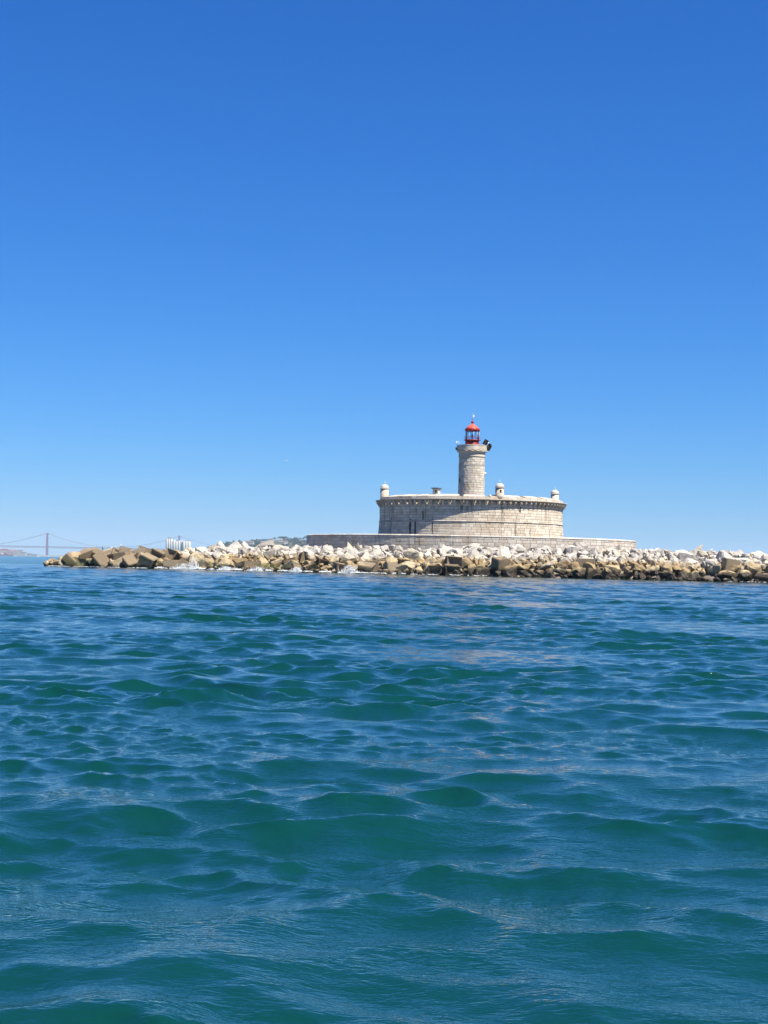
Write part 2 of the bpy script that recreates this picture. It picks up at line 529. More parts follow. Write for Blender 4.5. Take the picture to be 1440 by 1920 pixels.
# ------------------------------------------------------------------ rock shapes
def hull_mesh(name, pts, bevel=0.0, rough=0.0, detail=1):
    bm = bmesh.new()
    for q in pts: bm.verts.new(q)
    r = bmesh.ops.convex_hull(bm, input=bm.verts)
    junk = [e for e in r.get('geom_interior', []) + r.get('geom_unused', []) if isinstance(e, bmesh.types.BMVert)]
    bmesh.ops.delete(bm, geom=list(set(junk)), context='VERTS')
    bmesh.ops.dissolve_limit(bm, angle_limit=R_(9), verts=bm.verts, edges=bm.edges)
    if bevel: bmesh.ops.bevel(bm, geom=list(bm.edges) + list(bm.verts), offset=bevel, segments=1, affect='EDGES', clamp_overlap=True)
    bmesh.ops.triangulate(bm, faces=bm.faces)
    if rough:
        off = Vector(pts[0]) * 37.0
        for lv in range(detail):
            long = [e for e in bm.edges if e.calc_length() > (0.30, 0.17)[lv]]
            bmesh.ops.subdivide_edges(bm, edges=long, cuts=1)
            bmesh.ops.triangulate(bm, faces=bm.faces)
        if detail > 1: bmesh.ops.smooth_vert(bm, verts=bm.verts, factor=0.45, use_axis_x=True, use_axis_y=True, use_axis_z=True)
        for v in bm.verts:
            v.co += Vector(mnoise.noise_vector(v.co * 2.6 + off)) * rough + Vector(mnoise.noise_vector(v.co * 7.5 + off)) * rough * (0.5 if detail > 1 else 0.25)
    bmesh.ops.recalc_face_normals(bm, faces=bm.faces)
    me = bpy.data.meshes.new(name)
    bm.to_mesh(me); bm.free()
    return me

def boulder_points(rng, squash, n=15, boxy=0.55):
    pts = []
    while len(pts) < n:
        d = Vector(rng.normal(0, 1, 3)).normalized()
        m = max(abs(d.x), abs(d.y), abs(d.z))
        rad = (1 - boxy) + boxy * (1.0 / m) * 0.8
        d = d * rad * rng.uniform(0.82, 1.12)
        pts.append((d.x * 0.5 * squash[0], d.y * 0.5 * squash[1], d.z * 0.5 * squash[2]))
    return pts

rrng = np.random.default_rng(41)
BOULDERS = []; ARMOUR = []; FINE = {}
def stone_pair(name, pts, rough, mat):
    lo = hull_mesh(name, pts, 0.0, rough, 1); hi = hull_mesh(name, pts, 0.0, rough, 2)
    lo.materials.append(mat); hi.materials.append(mat)
    FINE[lo.name] = hi
    return lo
for i in range(30):
    kind = i % 3
    sq = ((1.3, 1.0, 0.78), (1.1, 1.0, 1.0), (1.0, 1.05, 1.25))[kind]
    BOULDERS.append((stone_pair('boulder', boulder_points(rrng, sq, 10 + i % 7, 0.75), 0.075, M['boulder']), ('flat', 'rounded', 'upright')[kind]))
for i in range(14):
    sq = ((1.25, 1.05, 0.9), (1.05, 1.05, 1.05), (1.45, 0.95, 0.85))[i % 3]
    ARMOUR.append((stone_pair('armour_stone', boulder_points(rrng, sq, 12 + i % 5, 0.85), 0.065, M['armour']), ('squat', 'chunky', 'long')[i % 3]))

def concrete_mesh(w, d, h, hole, groove, rng):
    bm = bmesh.new()
    bmesh.ops.create_cube(bm, size=1.0)
    for v in bm.verts:
        v.co = Vector((v.co.x * w, v.co.y * d, v.co.z * h)) + Vector(rng.uniform(-0.03, 0.03, 3))
    bmesh.ops.bevel(bm, geom=list(bm.edges), offset=0.11, segments=2, affect='EDGES')
    if hole:
        for want in ((0, -1, 0), (0, 0, 1), (1, 0, 0), (-1, 0, 0), (0, 1, 0)):
            fc = max((f for f in bm.faces), key=lambda f: f.normal.dot(Vector(want)) * f.calc_area())
            ext = sorted(max(v.co[q] for v in fc.verts) - min(v.co[q] for v in fc.verts) for q in range(3))
            if ext[2] - ext[1] > 0.35: continue
            r = bmesh.ops.inset_region(bm, faces=[fc], thickness=ext[1] * 0.5 - 0.27, depth=0.0)
            bmesh.ops.translate(bm, verts=fc.verts, vec=-fc.normal * 0.45)
    off = Vector(rng.uniform(0, 50, 3))
    for v in bm.verts: v.co += Vector(mnoise.noise_vector(v.co * 1.7 + off)) * 0.09
    bm.normal_update()
    me = bpy.data.meshes.new('concrete_block'); bm.to_mesh(me); bm.free()
    me.materials.append(M['concrete'])
    return me
CONCRETE = []
for i, (w, d, h, hole, nm) in enumerate(((2.6, 2.6, 2.6, True, 'cube'), (2.5, 2.4, 2.3, True, 'cube'), (3.4, 2.4, 1.5, False, 'slab'), (2.2, 2.2, 2.9, True, 'tall block'),
                                         (3.2, 2.4, 2.2, False, 'long block'), (2.8, 2.6, 1.9, True, 'block'), (2.4, 2.4, 2.4, False, 'cube'))):
    CONCRETE.append((concrete_mesh(w, d, h, hole, False, rrng), nm, (w, d, h)))

# ------------------------------------------------------------------ rock layout
rocks = []      # dict(kind, mesh, x, y, z, size, rot, tier, shape)
def add_rock(kind, me, shape, X, s, z, size, rot, rad):
    rocks.append(dict(kind=kind, me=me, shape=shape, x=X, y=y_water(X) + s / COSW, z=z, s=s, size=size, rot=rot, rad=rad))

lr = np.random.default_rng(5)
# tip of the spit: low wave-washed stones
for X in np.arange(-59.0, -54.3, 0.9):
    for s in (0.6, 2.2, 3.8):
        sz = lr.uniform(0.9, 1.7) * (0.8 + 0.05 * (X + 61.5))
        me, sh = ARMOUR[lr.integers(len(ARMOUR))]
        add_rock('armour', me, sh, X + lr.uniform(-.4, .4), s + lr.uniform(-.4, .4), mound(X, s) * 0.8 + sz * 0.12, sz, tuple(lr.uniform(-0.5, 0.5, 2)) + (lr.uniform(0, 6.28),), sz * .5)
# the spit: tumbled concrete cubes
for row, (s, zc) in enumerate(((1.0, 0.75), (2.9, 1.75), (5.0, 2.35), (7.4, 2.3))):
    X = -54.6 + row * 0.55
    while X < -31.0 - row * 1.0:
        if lr.random() < 0.33:
            me, sh = ARMOUR[lr.integers(len(ARMOUR))]
            sz = lr.uniform(1.2, 2.6)
            add_rock('armour', me, sh, X, s + lr.uniform(-.6, .4), min(zc, crest(X) - 0.6) + lr.uniform(-.2, .4), sz, (lr.normal(0, .5), lr.normal(0, .5), lr.uniform(0, 6.28)), sz * .5)
            X += sz * lr.uniform(.6, .9)
            continue
        me, nm, dim = CONCRETE[lr.integers(len(CONCRETE))]
        tilt = 0.42
        rot = (lr.normal(0, tilt), lr.normal(0, tilt), lr.choice([0.0, 0.4, -0.4, 0.8]) + lr.normal(0, 0.2))
        z = min(zc, crest(X) - 0.9) + lr.uniform(-0.3, 0.3)
        add_rock('concrete', me, nm, X, s + lr.uniform(-.4, .4), z, (sc := lr.uniform(0.62, 1.08)), rot, 1.4 * sc)
        X += lr.uniform(2.1, 2.7) * sc
# the front tier all along the fort's bank: armour stone with some concrete blocks
def front_tier(s, zc, x0, x1, p_conc, big, step):
    X = x0
    while X < x1:
        if lr.random() < p_conc:
            me, nm, dim = CONCRETE[lr.integers(len(CONCRETE))]
            rot = (lr.normal(0, 0.18), lr.normal(0, 0.18), lr.normal(0, 0.35))
            add_rock('concrete', me, nm, X, s + lr.uniform(-.3, .3), zc + lr.uniform(-.25, .15), lr.uniform(.75, 1.0), rot, 1.25)
            X += lr.uniform(2.0, 2.7)
        else:
            me, sh = ARMOUR[lr.integers(len(ARMOUR))]
            sz = lr.uniform(*big)
            add_rock('armour', me, sh, X, s + lr.uniform(-.5, .5), zc + lr.uniform(-.3, .3), sz, (lr.normal(0, .4), lr.normal(0, .4), lr.uniform(0, 6.28)), sz * .5)
            X += sz * lr.uniform(0.62, 0.85)
front_tier(0.9, 0.55, -31.5, 74, 0.26, (1.3, 3.7), 2.0)
front_tier(2.7, 1.4, -32.0, 74, 0.16, (1.2, 3.4), 2.0)
front_tier(4.0, 1.9, -32.0, 74, 0.05, (0.8, 2.0), 2.0)
front_tier(-0.4, 0.05, -30.0, 74, 0.0, (0.7, 1.7), 2.0)
# white boulders heaped on the slope, crest and shoulder
s = 4.3
while s < 21.0:
    step = 1.36 if s < 15 else 1.6
    X = -36.0 + lr.uniform(0, 1)
    while X < 74:
        sl = s + lr.uniform(-.55, .55)
        xx = X + lr.uniform(-.45, .45)
        yy = y_water(xx) + sl / COSW
        rad = math.hypot(xx - FC.x, yy - FC.y)
        sz = float(np.clip(lr.lognormal(0.36, 0.42), 0.6, 3.4))
        ok = rad > 30.75 + sz * 0.55
        if xx < -34 and sl > 8: ok = False
        if ok:
            me, sh = BOULDERS[lr.integers(len(BOULDERS))]
            z = mound(xx, sl) + 0.25 - sz * lr.uniform(0.0, 0.22)
            add_rock('boulder', me, sh, xx, sl, z, sz, (lr.normal(0, .5), lr.normal(0, .5), lr.uniform(0, 6.28)), sz * .5)
        X += step * lr.uniform(0.75, 1.25)
    s += 1.12 if s < 15 else 1.6
# wedge stones filling the gaps
for _ in range(820):
    xx = lr.uniform(-52.0, 74.0); sl = lr.uniform(0.2, 14.0)
    if xx < -33 and sl > 7: continue
    yy = y_water(xx) + sl / COSW
    if math.hypot(xx - FC.x, yy - FC.y) < 31.4: continue
    sz = lr.uniform(0.45, 1.05)
    me, sh = (ARMOUR if sl < 4.2 else BOULDERS)[lr.integers(14)]
    add_rock('armour' if sl < 4.2 else 'boulder', me, sh, xx, sl, mound(xx, sl) + lr.uniform(0.05, 0.5), sz, (lr.normal(0, .6), lr.normal(0, .6), lr.uniform(0, 6.28)), sz * .5)
# boulders leaning against the foot of the platform wall
th = -86.0
while th < 62:
    sz = lr.uniform(0.9, 2.2)
    R = 31.1 + sz * 0.42
    xx = FC.x + R * math.sin(R_(th)); yy = FC.y - R * math.cos(R_(th))
    sl = (yy - y_water(xx)) * COSW
    me, sh = BOULDERS[lr.integers(len(BOULDERS))]
    add_rock('boulder', me, sh, xx, sl, mound(xx, sl) + lr.uniform(0.0, .4), sz, (lr.normal(0, .4), lr.normal(0, .4), lr.uniform(0, 6.28)), sz * .5)
    th += math.degrees(sz * lr.uniform(0.7, 1.1) / R)

# how much of each rock the bank shows from seaward (coarse disc raster, far to near)
camM = cam.matrix_world.inverted()
def project(x, y, z):
    q = camM @ Vector((x, y, z))
    return 720 + 2884 * q.x / -q.z, 960 - 2884 * q.y / -q.z, -q.z
ids = np.full((260, 1480), -1, np.int32)
for i in sorted(range(len(rocks)), key=lambda k: -rocks[k]['y']):
    k = rocks[i]
    px, py, d = project(k['x'], k['y'], k['z'])
    pr = 2884 * k['rad'] * 0.95 / d
    k['px'] = px; k['py'] = py
    a, b, c, e = int(px - pr) + 20, int(px + pr) + 21, int(py - pr) - 900, int(py + pr) - 899
    a = max(a, 0); b = min(b, 1480); c = max(c, 0); e = min(e, 260)
    if a >= b or c >= e: continue
    yy, xx = np.mgrid[c:e, a:b]
    inside = (xx - 20 - px) ** 2 + (yy + 900 - py) ** 2 <= pr * pr
    ids[c:e, a:b][inside & (project(k['x'], k['y'], 0.0)[1] + 2 >= yy + 900)] = i
seen = np.bincount(ids[:, 20:1460][ids[:, 20:1460] >= 0], minlength=len(rocks))
for k, n in zip(rocks, seen): k['seen'] = int(n)

ZONES = [(150, 'at the spit\'s tip'), (215, 'below the perched black bird'), (265, 'midway between bird and silos'), (308, 'just left of the silos'), (362, 'below the grey silos'),
         (420, 'below the hill\'s left slope'), (475, 'below the pale hill houses'), (530, 'below the hill\'s middle'), (577, 'left of the platform wall'), (640, 'below the platform\'s dark end'),
         (700, 'left of the fort wall'), (745, 'below the left sentry turret'), (795, 'left of the square hut'), (845, 'below the square hut'), (910, 'below the lighthouse tower'),
         (960, 'below the middle sentry turret'), (1005, 'between the two right turrets'), (1065, 'below the right sentry turret'), (1125, 'just right of the fort'), (1190, 'below the platform\'s pale end'),
         (1250, 'just right of the platform'), (1310, 'midway right of the platform'), (1375, 'near the photo\'s right edge'), (3000, 'at the photo\'s right edge')]
TIERS = [(0.2, 'awash at the waterline'), (2.0, 'in the waterline row'), (4.0, 'in the second row'), (6.8, 'low on the slope'), (9.2, 'halfway up the slope'), (12.0, 'high on the slope'), (99, 'on the crest')]
ORD = ['first', 'second', 'third', 'fourth', 'fifth', 'sixth', 'seventh', 'eighth', 'ninth', 'tenth', 'eleventh', 'twelfth', 'thirteenth', 'fourteenth', 'fifteenth', 'sixteenth', 'seventeenth', 'eighteenth', 'nineteenth', 'twentieth']
NAMES = {'boulder': ('limestone_boulder', 'boulder', 'pale limestone boulders of the bank', 'boulder'),
         'armour': ('armour_stone', 'stone', 'tan armour stones along the waterline', 'tan stone'),
         'concrete': ('concrete_block', 'block', 'concrete blocks tumbled along the bank', 'concrete')}
rest = []
for kind in ('boulder', 'armour', 'concrete'):
    lot = sorted((k for k in rocks if k['kind'] == kind), key=lambda k: -k['seen'])
    keep = [k for k in lot[:298] if k['seen'] >= 6]
    rest += [k for k in lot if not (k in keep[:0] or any(k is q for q in keep))]
    slots = {}
    for k in keep:
        zone = next(nm for lim, nm in ZONES if k['px'] < lim)
        tier = next(nm for lim, nm in TIERS if k['s'] < lim)
        big = 'large' if k['rad'] > 1.25 else 'small' if k['rad'] < 0.6 else 'middling'
        slots.setdefault((zone, tier, big), []).append(k)
    for (zone, tier, big), ks in slots.items():
        ks.sort(key=lambda k: k['px'])
        for i, k in enumerate(ks):
            name, cat, grp, word = NAMES[kind]
            word = {'boulder': f"{k['shape']} boulder", 'armour': f"{k['shape']} tan stone", 'concrete': f"concrete {k['shape']}"}[kind]
            place = '' if len(ks) == 1 else f", {ORD[i]} from left" if i < len(ks) - 1 or len(ks) > 3 else ', rightmost'
            lab = f"{big} {word} {tier} {zone}{place}"
            o = mesh_obj(name, FINE.get(k['me'].name, k['me']), None, None, (k['x'], k['y'], k['z']), k['rot'], (k['size'],) * 3)
            tag(o, lab, cat, grp)
# what is too many or too hidden to pick apart stays one heap of real stones
def join_rocks(name, lot, mat):
    V = []; F = []; base = 0
    for k in lot:
        me = k['me']
        n = len(me.vertices)
        co = np.empty(n * 3, np.float32); me.vertices.foreach_get('co', co); co = co.reshape(-1, 3)
        m = np.array((Matrix.Translation((k['x'], k['y'], k['z'])) @ Matrix(((1, 0, 0), (0, 1, 0), (0, 0, 1))).to_4x4() @ __import__('mathutils').Euler(k['rot']).to_matrix().to_4x4() @ Matrix.Scale(k['size'], 4)))
        V.append(co @ m[:3, :3].T + m[:3, 3])
        F += [tuple(i + base for i in pl.vertices) for pl in me.polygons]
        base += n
    me = bpy.data.meshes.new(name); me.from_pydata(np.concatenate(V).tolist(), [], F); me.update()
    o = mesh_obj(name, me, mat)
    return o
tag(join_rocks('rubble', [k for k in rest if k['kind'] == 'boulder'], M['boulder']), 'smaller pale rubble filling the gaps between boulders', 'rubble', None, 'stuff')
low = [k for k in rest if k['kind'] != 'boulder']
if low: tag(join_rocks('tideline_rubble', low, M['armour']), 'brown tideline rubble between the armour stones', 'rubble', None, 'stuff')

# ------------------------------------------------------------------ masonry helpers
def block_mesh(w, d, h, c=0.035):
    bm = bmesh.new()
    bmesh.ops.create_cube(bm, size=1.0)
    for v in bm.verts: v.co = Vector((v.co.x * w, v.co.y * d, v.co.z * h))
    bmesh.ops.bevel(bm, geom=list(bm.edges), offset=c, segments=1, affect='EDGES')
    me = bpy.data.meshes.new('stone_block'); bm.to_mesh(me); bm.free()
    return me

def ring(R, th): return Vector((R * math.sin(th), -R * math.cos(th), 0))

class Joiner:
    """joins placed copies of small meshes into one mesh"""
    def __init__(self): self.V = []; self.F = []; self.n = 0
    def put(self, me, mat4):
        n = len(me.vertices); co = np.empty(n * 3, np.float32); me.vertices.foreach_get('co', co); co = co.reshape(-1, 3)
        m = np.array(mat4); self.V.append(co @ m[:3, :3].T + m[:3, 3])
        self.F += [tuple(i + self.n for i in p.vertices) for p in me.polygons]; self.n += n
    def build(self, name, mat, parent):
        me = bpy.data.meshes.new(name); me.from_pydata(np.concatenate(self.V).tolist(), [], self.F); me.update()
        return mesh_obj(name, me, mat, parent)

def lay_courses(parent, courses, mat, widths, single_limit, name, rest_name, depth=0.5, joint=0.035, seed=1, span=(-math.pi, math.pi)):
    """courses: list of (z0, z1, radius). The blocks that show largest become parts, the rest one joined part."""
    rg = np.random.default_rng(seed)
    protos = {}
    lot = []
    for (z0, z1, R) in courses:
        a = span[0] + rg.uniform(0, 0.03)
        while a < span[1] - 0.01:
            w = float(rg.choice(widths)); da = w / R
            if a + da > span[1]: da = span[1] - a; w = da * R
            lot.append((a + da / 2, z0, z1, R, w)); a += da
    lot.sort(key=lambda b: -math.cos(b[0]) * b[4])
    J = Joiner(); ones = 0
    for (a, z0, z1, R, w) in lot:
        key = (round(w, 1), round(z1 - z0, 2))
        if key not in protos:
            protos[key] = block_mesh(key[0] - joint, depth, key[1] - joint); protos[key].materials.append(mat)
        me = protos[key]
        out = rg.uniform(-0.012, 0.022)
        sx = (w - joint) / max(0.1, key[0] - joint)
        pos = ring(R - depth / 2 + out, a) + Vector((0, 0, (z0 + z1) / 2))
        if ones < single_limit and abs(a) < R_(84):
            mesh_obj(name, me, mat, parent, pos, (0, 0, a), (sx, 1, 1)); ones += 1
        else:
            J.put(me, Matrix.Translation(pos) @ Matrix.Rotation(a, 4, 'Z') @ Matrix.Diagonal((sx, 1, 1, 1)))
    if J.n:
        tag(J.build(rest_name, mat, parent), kind='stuff')

def sector(prof, a0, a1, n, name, mat, parent):
    """a stone whose (radius, height) outline is swept through an angle"""
    m = len(prof); vs = []; fs = []
    for i in range(n + 1):
        a = a0 + (a1 - a0) * i / n
        for r, z in prof: vs.append((r * math.sin(a), -r * math.cos(a), z))
    for i in range(n):
        for j in range(m):
            k = (j + 1) % m
            fs.append((i * m + j, i * m + k, (i + 1) * m + k, (i + 1) * m + j))
    fs.append(tuple(reversed(range(m)))); fs.append(tuple(n * m + j for j in range(m)))
    return MB().add(vs, fs).build(name, mat, parent)

# ------------------------------------------------------------------ round platform
plat = empty('round_platform', (FC.x, FC.y, 0))
tag(plat, 'low round stone platform wall carrying the fort above the boulders', 'platform wall')
PR = 30.3
MB().lathe([(PR - 0.5, 1.0), (PR - 0.5, 6.3)], 128, caps=True).build('core', M['mortar'], plat)
zz = 3.2; cs = []
for h in (0.56, 0.56, 0.56, 0.56, 0.56, 0.40): cs.append((zz, zz + h, PR)); zz += h
lay_courses(plat, cs, M['plat'], (1.0, 1.2, 1.3, 1.5), 290, 'stone_block', 'rear_masonry', 0.55, 0.04, 3)
n = 112
for i in range(n):
    a0 = -math.pi + 2 * math.pi * i / n
    sector([(PR - 1.2, zz + 0.004), (PR + 0.07, zz + 0.004), (PR + 0.07, zz + 0.14), (PR - 0.12, zz + 0.26), (PR - 1.2, zz + 0.26)], a0 + 0.0006, a0 + 2 * math.pi / n - 0.0006, 2, 'coping_stone', M['trim'], plat)
MB().lathe([(0.01, zz + 0.10), (PR - 1.15, zz + 0.10)], 64, caps=False).build('paving', M['paving'], plat)

# ------------------------------------------------------------------ fort
fort = empty('round_fort', (FC.x, FC.y, 6.4))
fort.location.z = 0
tag(fort, 'round cream limestone fort with corbelled cornice under the lighthouse', 'fort')
FR = 16.9
def fort_r(z): return FR + max(0.0, 9.3 - z) * 0.10
MB().lathe([(FR + 0.20, 6.3), (FR - 0.08, 9.3), (FR - 0.10, 13.05)], 160, caps=False).build('core', M['mortar'], fort)
MB().lathe([(0.01, 13.0), (15.0, 13.0)], 48, caps=False).build('terrace', M['paving'], fort)
cs = []; z = 6.45
hs = [0.47, 0.44, 0.48, 0.45, 0.46, 0.46]
for h in hs: cs.append((z, z + h, fort_r(z + h / 2))); z += h
z_string = z
z += 0.26
for h in (0.46, 0.50, 0.47, 0.52, 0.48, 0.50, 0.49): cs.append((z, min(z + h, 13.0), FR)); z += h
lay_courses(fort, cs, M['fort'], (0.8, 1.0, 1.2, 1.4, 1.7), 298, 'stone_block', 'upper_and_rear_masonry', 0.5, 0.045, 11)
n = 60
for i in range(n):      # half-round string course
    a0 = -math.pi + 2 * math.pi * i / n
    pr = [(FR - 0.3, z_string + 0.005)] + [(FR + 0.16 * math.sin(q), z_string + 0.13 - 0.12 * math.cos(q)) for q in np.linspace(0.1, math.pi - 0.1, 6)] + [(FR - 0.3, z_string + 0.255)]
    sector(pr, a0 + 0.0004, a0 + 2 * math.pi / n - 0.0004, 3, 'string_course', M['trim'], fort)
# corbels
prof = [(0.0, -1.02), (0.12, -1.0), (0.20, -0.80), (0.36, -0.68), (0.44, -0.46), (0.62, -0.34), (0.68, -0.02), (0.0, -0.02)]
vs = [(x, -r, zc) for x in (-0.15, 0.15) for r, zc in prof]; m = len(prof)
fs = [tuple(range(m)), tuple(reversed(range(m, 2 * m)))] + [(j, (j + 1) % m, (j + 1) % m + m, j + m) for j in range(m)]
corbel_me = MB().add(vs, fs).mesh('corbel'); corbel_me.materials.append(M['trim'])
NC = 100
for i in range(NC):
    a = 2 * math.pi * (i + 0.5) / NC
    if math.cos(a) < -0.25: continue
    mesh_obj('corbel', corbel_me, None, fort, ring(FR - 0.02, a) + Vector((0, 0, 13.02)), (0, 0, a))
# cornice: an inner course with drop slots and a moulded outer course
zc = 13.02
for i in range(50):
    a0 = 2 * math.pi * i / 50; da = 2 * math.pi / 50; g = 0.13 / FR
    sector([(FR - 0.45, zc), (FR + 0.42, zc), (FR + 0.42, zc + 0.20), (FR - 0.45, zc + 0.20)], a0 + g, a0 + da - g, 3, 'slab_stone', M['trim'], fort)
    sector([(FR + 0.425, zc), (FR + 0.70, zc + 0.05), (FR + 0.80, zc + 0.14), (FR + 0.80, zc + 0.24), (FR + 0.425, zc + 0.27)], a0 + 0.0004, a0 + da - 0.0004, 3, 'cornice_stone', M['trim'], fort)
# parapet with sloping top and gun embrasures
emb = [-58.0, -40.0, -9.5, 7.0, 31.0, 46.0, 75.0, -84.0, 92.0]
zp = zc + 0.205
edges = sorted(set([-180.0 + 5.0 * i for i in range(73)] + [e - 1.6 for e in emb] + [e + 1.6 for e in emb]))
edges = [e for e in edges if not any(abs(e - b) < 1.5 for b in emb)]
full = [(FR + 0.02, zp), (FR - 0.02, zp + 0.52), (FR - 1.75, zp + 0.90), (FR - 2.1, zp + 0.90), (FR - 2.1, zp - 0.15)]
lowp = [(FR + 0.02, zp), (FR - 0.02, zp + 0.48), (FR - 1.4, zp + 0.50), (FR - 2.1, zp + 0.45), (FR - 2.1, zp - 0.15)]
for e0, e1 in zip(edges, edges[1:]):
    mid = (e0 + e1) / 2
    if abs(mid) > 112: 
        if abs(mid) > 150: continue
    isemb = any(abs(mid - b) < 1.5 for b in emb)
    dz = random.uniform(-0.03, 0.03)
    pr = lowp if isemb else full
    pr = [(r, z if k in (0, 4) else z + dz) for k, (r, z) in enumerate(pr)]
    sector(pr, R_(e0) + 0.0004, R_(e1) - 0.0004, 2, 'embrasure_sill' if isemb else 'parapet_stone', M['trim'], fort)
# sentry turrets
def turret(th, R, z0, ring_z, win_th):
    c = ring(R, R_(th))
    P = (c.x, c.y, 0)
    b = MB().lathe([(0.45, z0 - 0.55), (0.80, z0 + 0.02), (0.76, z0 + 0.12), (0.75, ring_z - 0.05)], 24).build('turret', M['trim'], fort, P)
    MB().lathe([(0.75, ring_z - 0.08), (0.86, ring_z), (0.86, ring_z + 0.09), (0.76, ring_z + 0.14)], 24).build('ring_moulding', M['trim'], b)
    MB().lathe([(0.76, ring_z + 0.14)] + [(0.76 * math.cos(q), ring_z + 0.14 + 0.66 * math.sin(q)) for q in np.linspace(0.15, 1.45, 8)], 24).build('dome', M['lime'], b)
    MB().lathe([(0.10, ring_z + 0.78), (0.06, ring_z + 0.9), (0.13, ring_z + 1.02), (0.05, ring_z + 1.14), (0.02, ring_z + 1.45)], 10).build('finial', M['lime'], b)
    for w in win_th:
        d = ring(0.75, R_(w))
        mm = Matrix.Translation((d.x, d.y, ring_z - 0.62)) @ Matrix.Rotation(R_(w), 4, 'Z')
        MB().box(-0.15, 0.15, -0.02, 0.15, -0.26, 0.24, mm).build('window', M['dark'], b)
turret(14.5, 16.35, 13.75, 15.35, (10, 100, -100))
turret(-76.0, 16.55, 13.75, 15.35, (-76, 100))
turret(103.0, 16.35, 13.75, 15.35, (120, -150))
# small square hut on the parapet
c = ring(14.9, R_(-27.5))
hut = MB().box(-0.52, 0.52, -0.5, 0.5, 13.0, 15.05).build('stair_hut', M['trim'], fort, (c.x, c.y, 0), (0, 0, R_(-30)))
MB().box(-0.72, 0.72, -0.7, 0.7, 15.055, 15.24).build('roof_slab', M['slate'], hut)
MB().box(-0.02, 0.26, -0.53, -0.4, 14.35, 14.75).build('window', M['dark'], hut)

# ------------------------------------------------------------------ lighthouse
lh = empty('lighthouse', (FC.x, FC.y, 13.0)); lh.location.z = 0
tag(lh, 'round pale stone lighthouse tower with red lantern on the fort', 'lighthouse')
M['red'] = plain('red_paint', (0.70, 0.10, 0.055), 0.42, 0, 0.12, 4.0)
M['darkred'] = plain('deep_red_paint', (0.30, 0.014, 0.010), 0.45, 0, 0.12, 4.0)
M['white'] = plain('white_paint', (0.78, 0.78, 0.77), 0.5, 0, 0.05, 4.0)
M['metal'] = plain('grey_metal', (0.28, 0.28, 0.29), 0.45, 0.6, 0.1, 4.0)
M['black'] = plain('black_panel', (0.012, 0.013, 0.020), 0.18, 0, 0.2, 4.0)
def glass_mat():
    t = NT('lantern_glass')
    t.b.inputs['Base Color'].default_value = (0.82, 0.90, 0.95, 1)
    tr = t.new('ShaderNodeBsdfTransparent'); gl = t.new('ShaderNodeBsdfGlossy'); mx = t.new('ShaderNodeMixShader'); fr = t.new('ShaderNodeFresnel')
    tr.inputs[0].default_value = (0.86, 0.93, 0.97, 1); gl.inputs['Roughness'].default_value = 0.03
    fr.inputs['IOR'].default_value = 1.35
    t.l(fr.outputs[0], mx.inputs[0]); t.l(tr.outputs[0], mx.inputs[1]); t.l(gl.outputs[0], mx.inputs[2]); t.l(mx.outputs[0], t.out.inputs['Surface'])
    return t.m
M['glass'] = glass_mat()
TR0, TR1 = 2.45, 2.36
def tower_r(z): return TR0 + (TR1 - TR0) * (z - 13.0) / 9.0
MB().lathe([(TR0 - 0.12, 12.9), (TR1 - 0.12, 22.3)], 48).build('shaft_core', M['mortar'], lh)
cs = []; z = 13.0
while z < 21.55: cs.append((z, z + 0.43, tower_r(z + 0.2))); z += 0.43
lay_courses(lh, cs, M['tower'], (0.6, 0.75, 0.9), 0, 'stone_block', 'shaft_masonry', 0.3, 0.03, 17)
ztop = z
MB().lathe([(TR1 - 0.05, 20.15), (TR1 + 0.075, 20.17), (TR1 + 0.075, 20.25), (TR1 - 0.05, 20.27)], 48, caps=False).build('band', M['trim'], lh)
MB().lathe([(TR1 - 0.1, ztop + 0.002), (TR1 + 0.05, ztop + 0.002), (TR1 + 0.14, ztop + 0.18), (TR1 + 0.10, ztop + 0.30), (TR1 + 0.06, 22.35), (TR1 + 0.34, 22.62), (TR1 + 0.40, 22.66), (TR1 + 0.40, 22.86), (0.1, 22.86)], 48).build('gallery_moulding', M['tower'], lh)
for i in range(16):     # gallery parapet: stones with drain scallops at their feet
    a0 = 2 * math.pi * i / 16; da = 2 * math.pi / 16; g = 0.002
    r0, r1 = TR1 + 0.14, TR1 + 0.42
    sector([(r0, 23.0), (r1, 23.0), (r1 + 0.02, 23.75), (r1 + 0.06, 23.78), (r1 + 0.06, 23.88), (r0, 23.88)], a0 + g, a0 + da - g, 3, 'parapet_stone', M['tower'], lh)
    sector([(r0, 22.862), (r1 + 0.03, 22.862), (r1 + 0.03, 22.998), (r0, 22.998)], a0 + 0.09, a0 + da - 0.09, 2, 'parapet_foot', M['tower'], lh)
# lantern
MB().lathe([(1.28, 22.87), (1.28, 24.80)], 32).build('lantern_drum', M['darkred'], lh)
MB().lathe([(1.28, 24.77), (1.53, 24.81), (1.53, 24.92), (1.20, 24.96)], 32).build('lantern_flange', M['darkred'], lh)
NP = 10
for i in range(NP):
    a = 2 * math.pi * (i + 0.25) / NP
    MB().tube([(1.25 * math.sin(a), -1.25 * math.cos(a), 24.95), (1.25 * math.sin(a), -1.25 * math.cos(a), 26.55)], 0.034, 6).build('glazing_bar', M['white'], lh)
    b = a + 2 * math.pi / NP
    vs = [(1.23 * math.sin(q), -1.23 * math.cos(q), zq) for zq in (24.96, 26.54) for q in (a + 0.03, b - 0.03)]
    vs += [(x * 0.99, y * 0.99, zq) for x, y, zq in vs]
    MB().add(vs, [(0, 1, 3, 2), (5, 4, 6, 7), (0, 2, 6, 4), (1, 5, 7, 3), (2, 3, 7, 6), (0, 4, 5, 1)]).build('pane', M['glass'], lh)
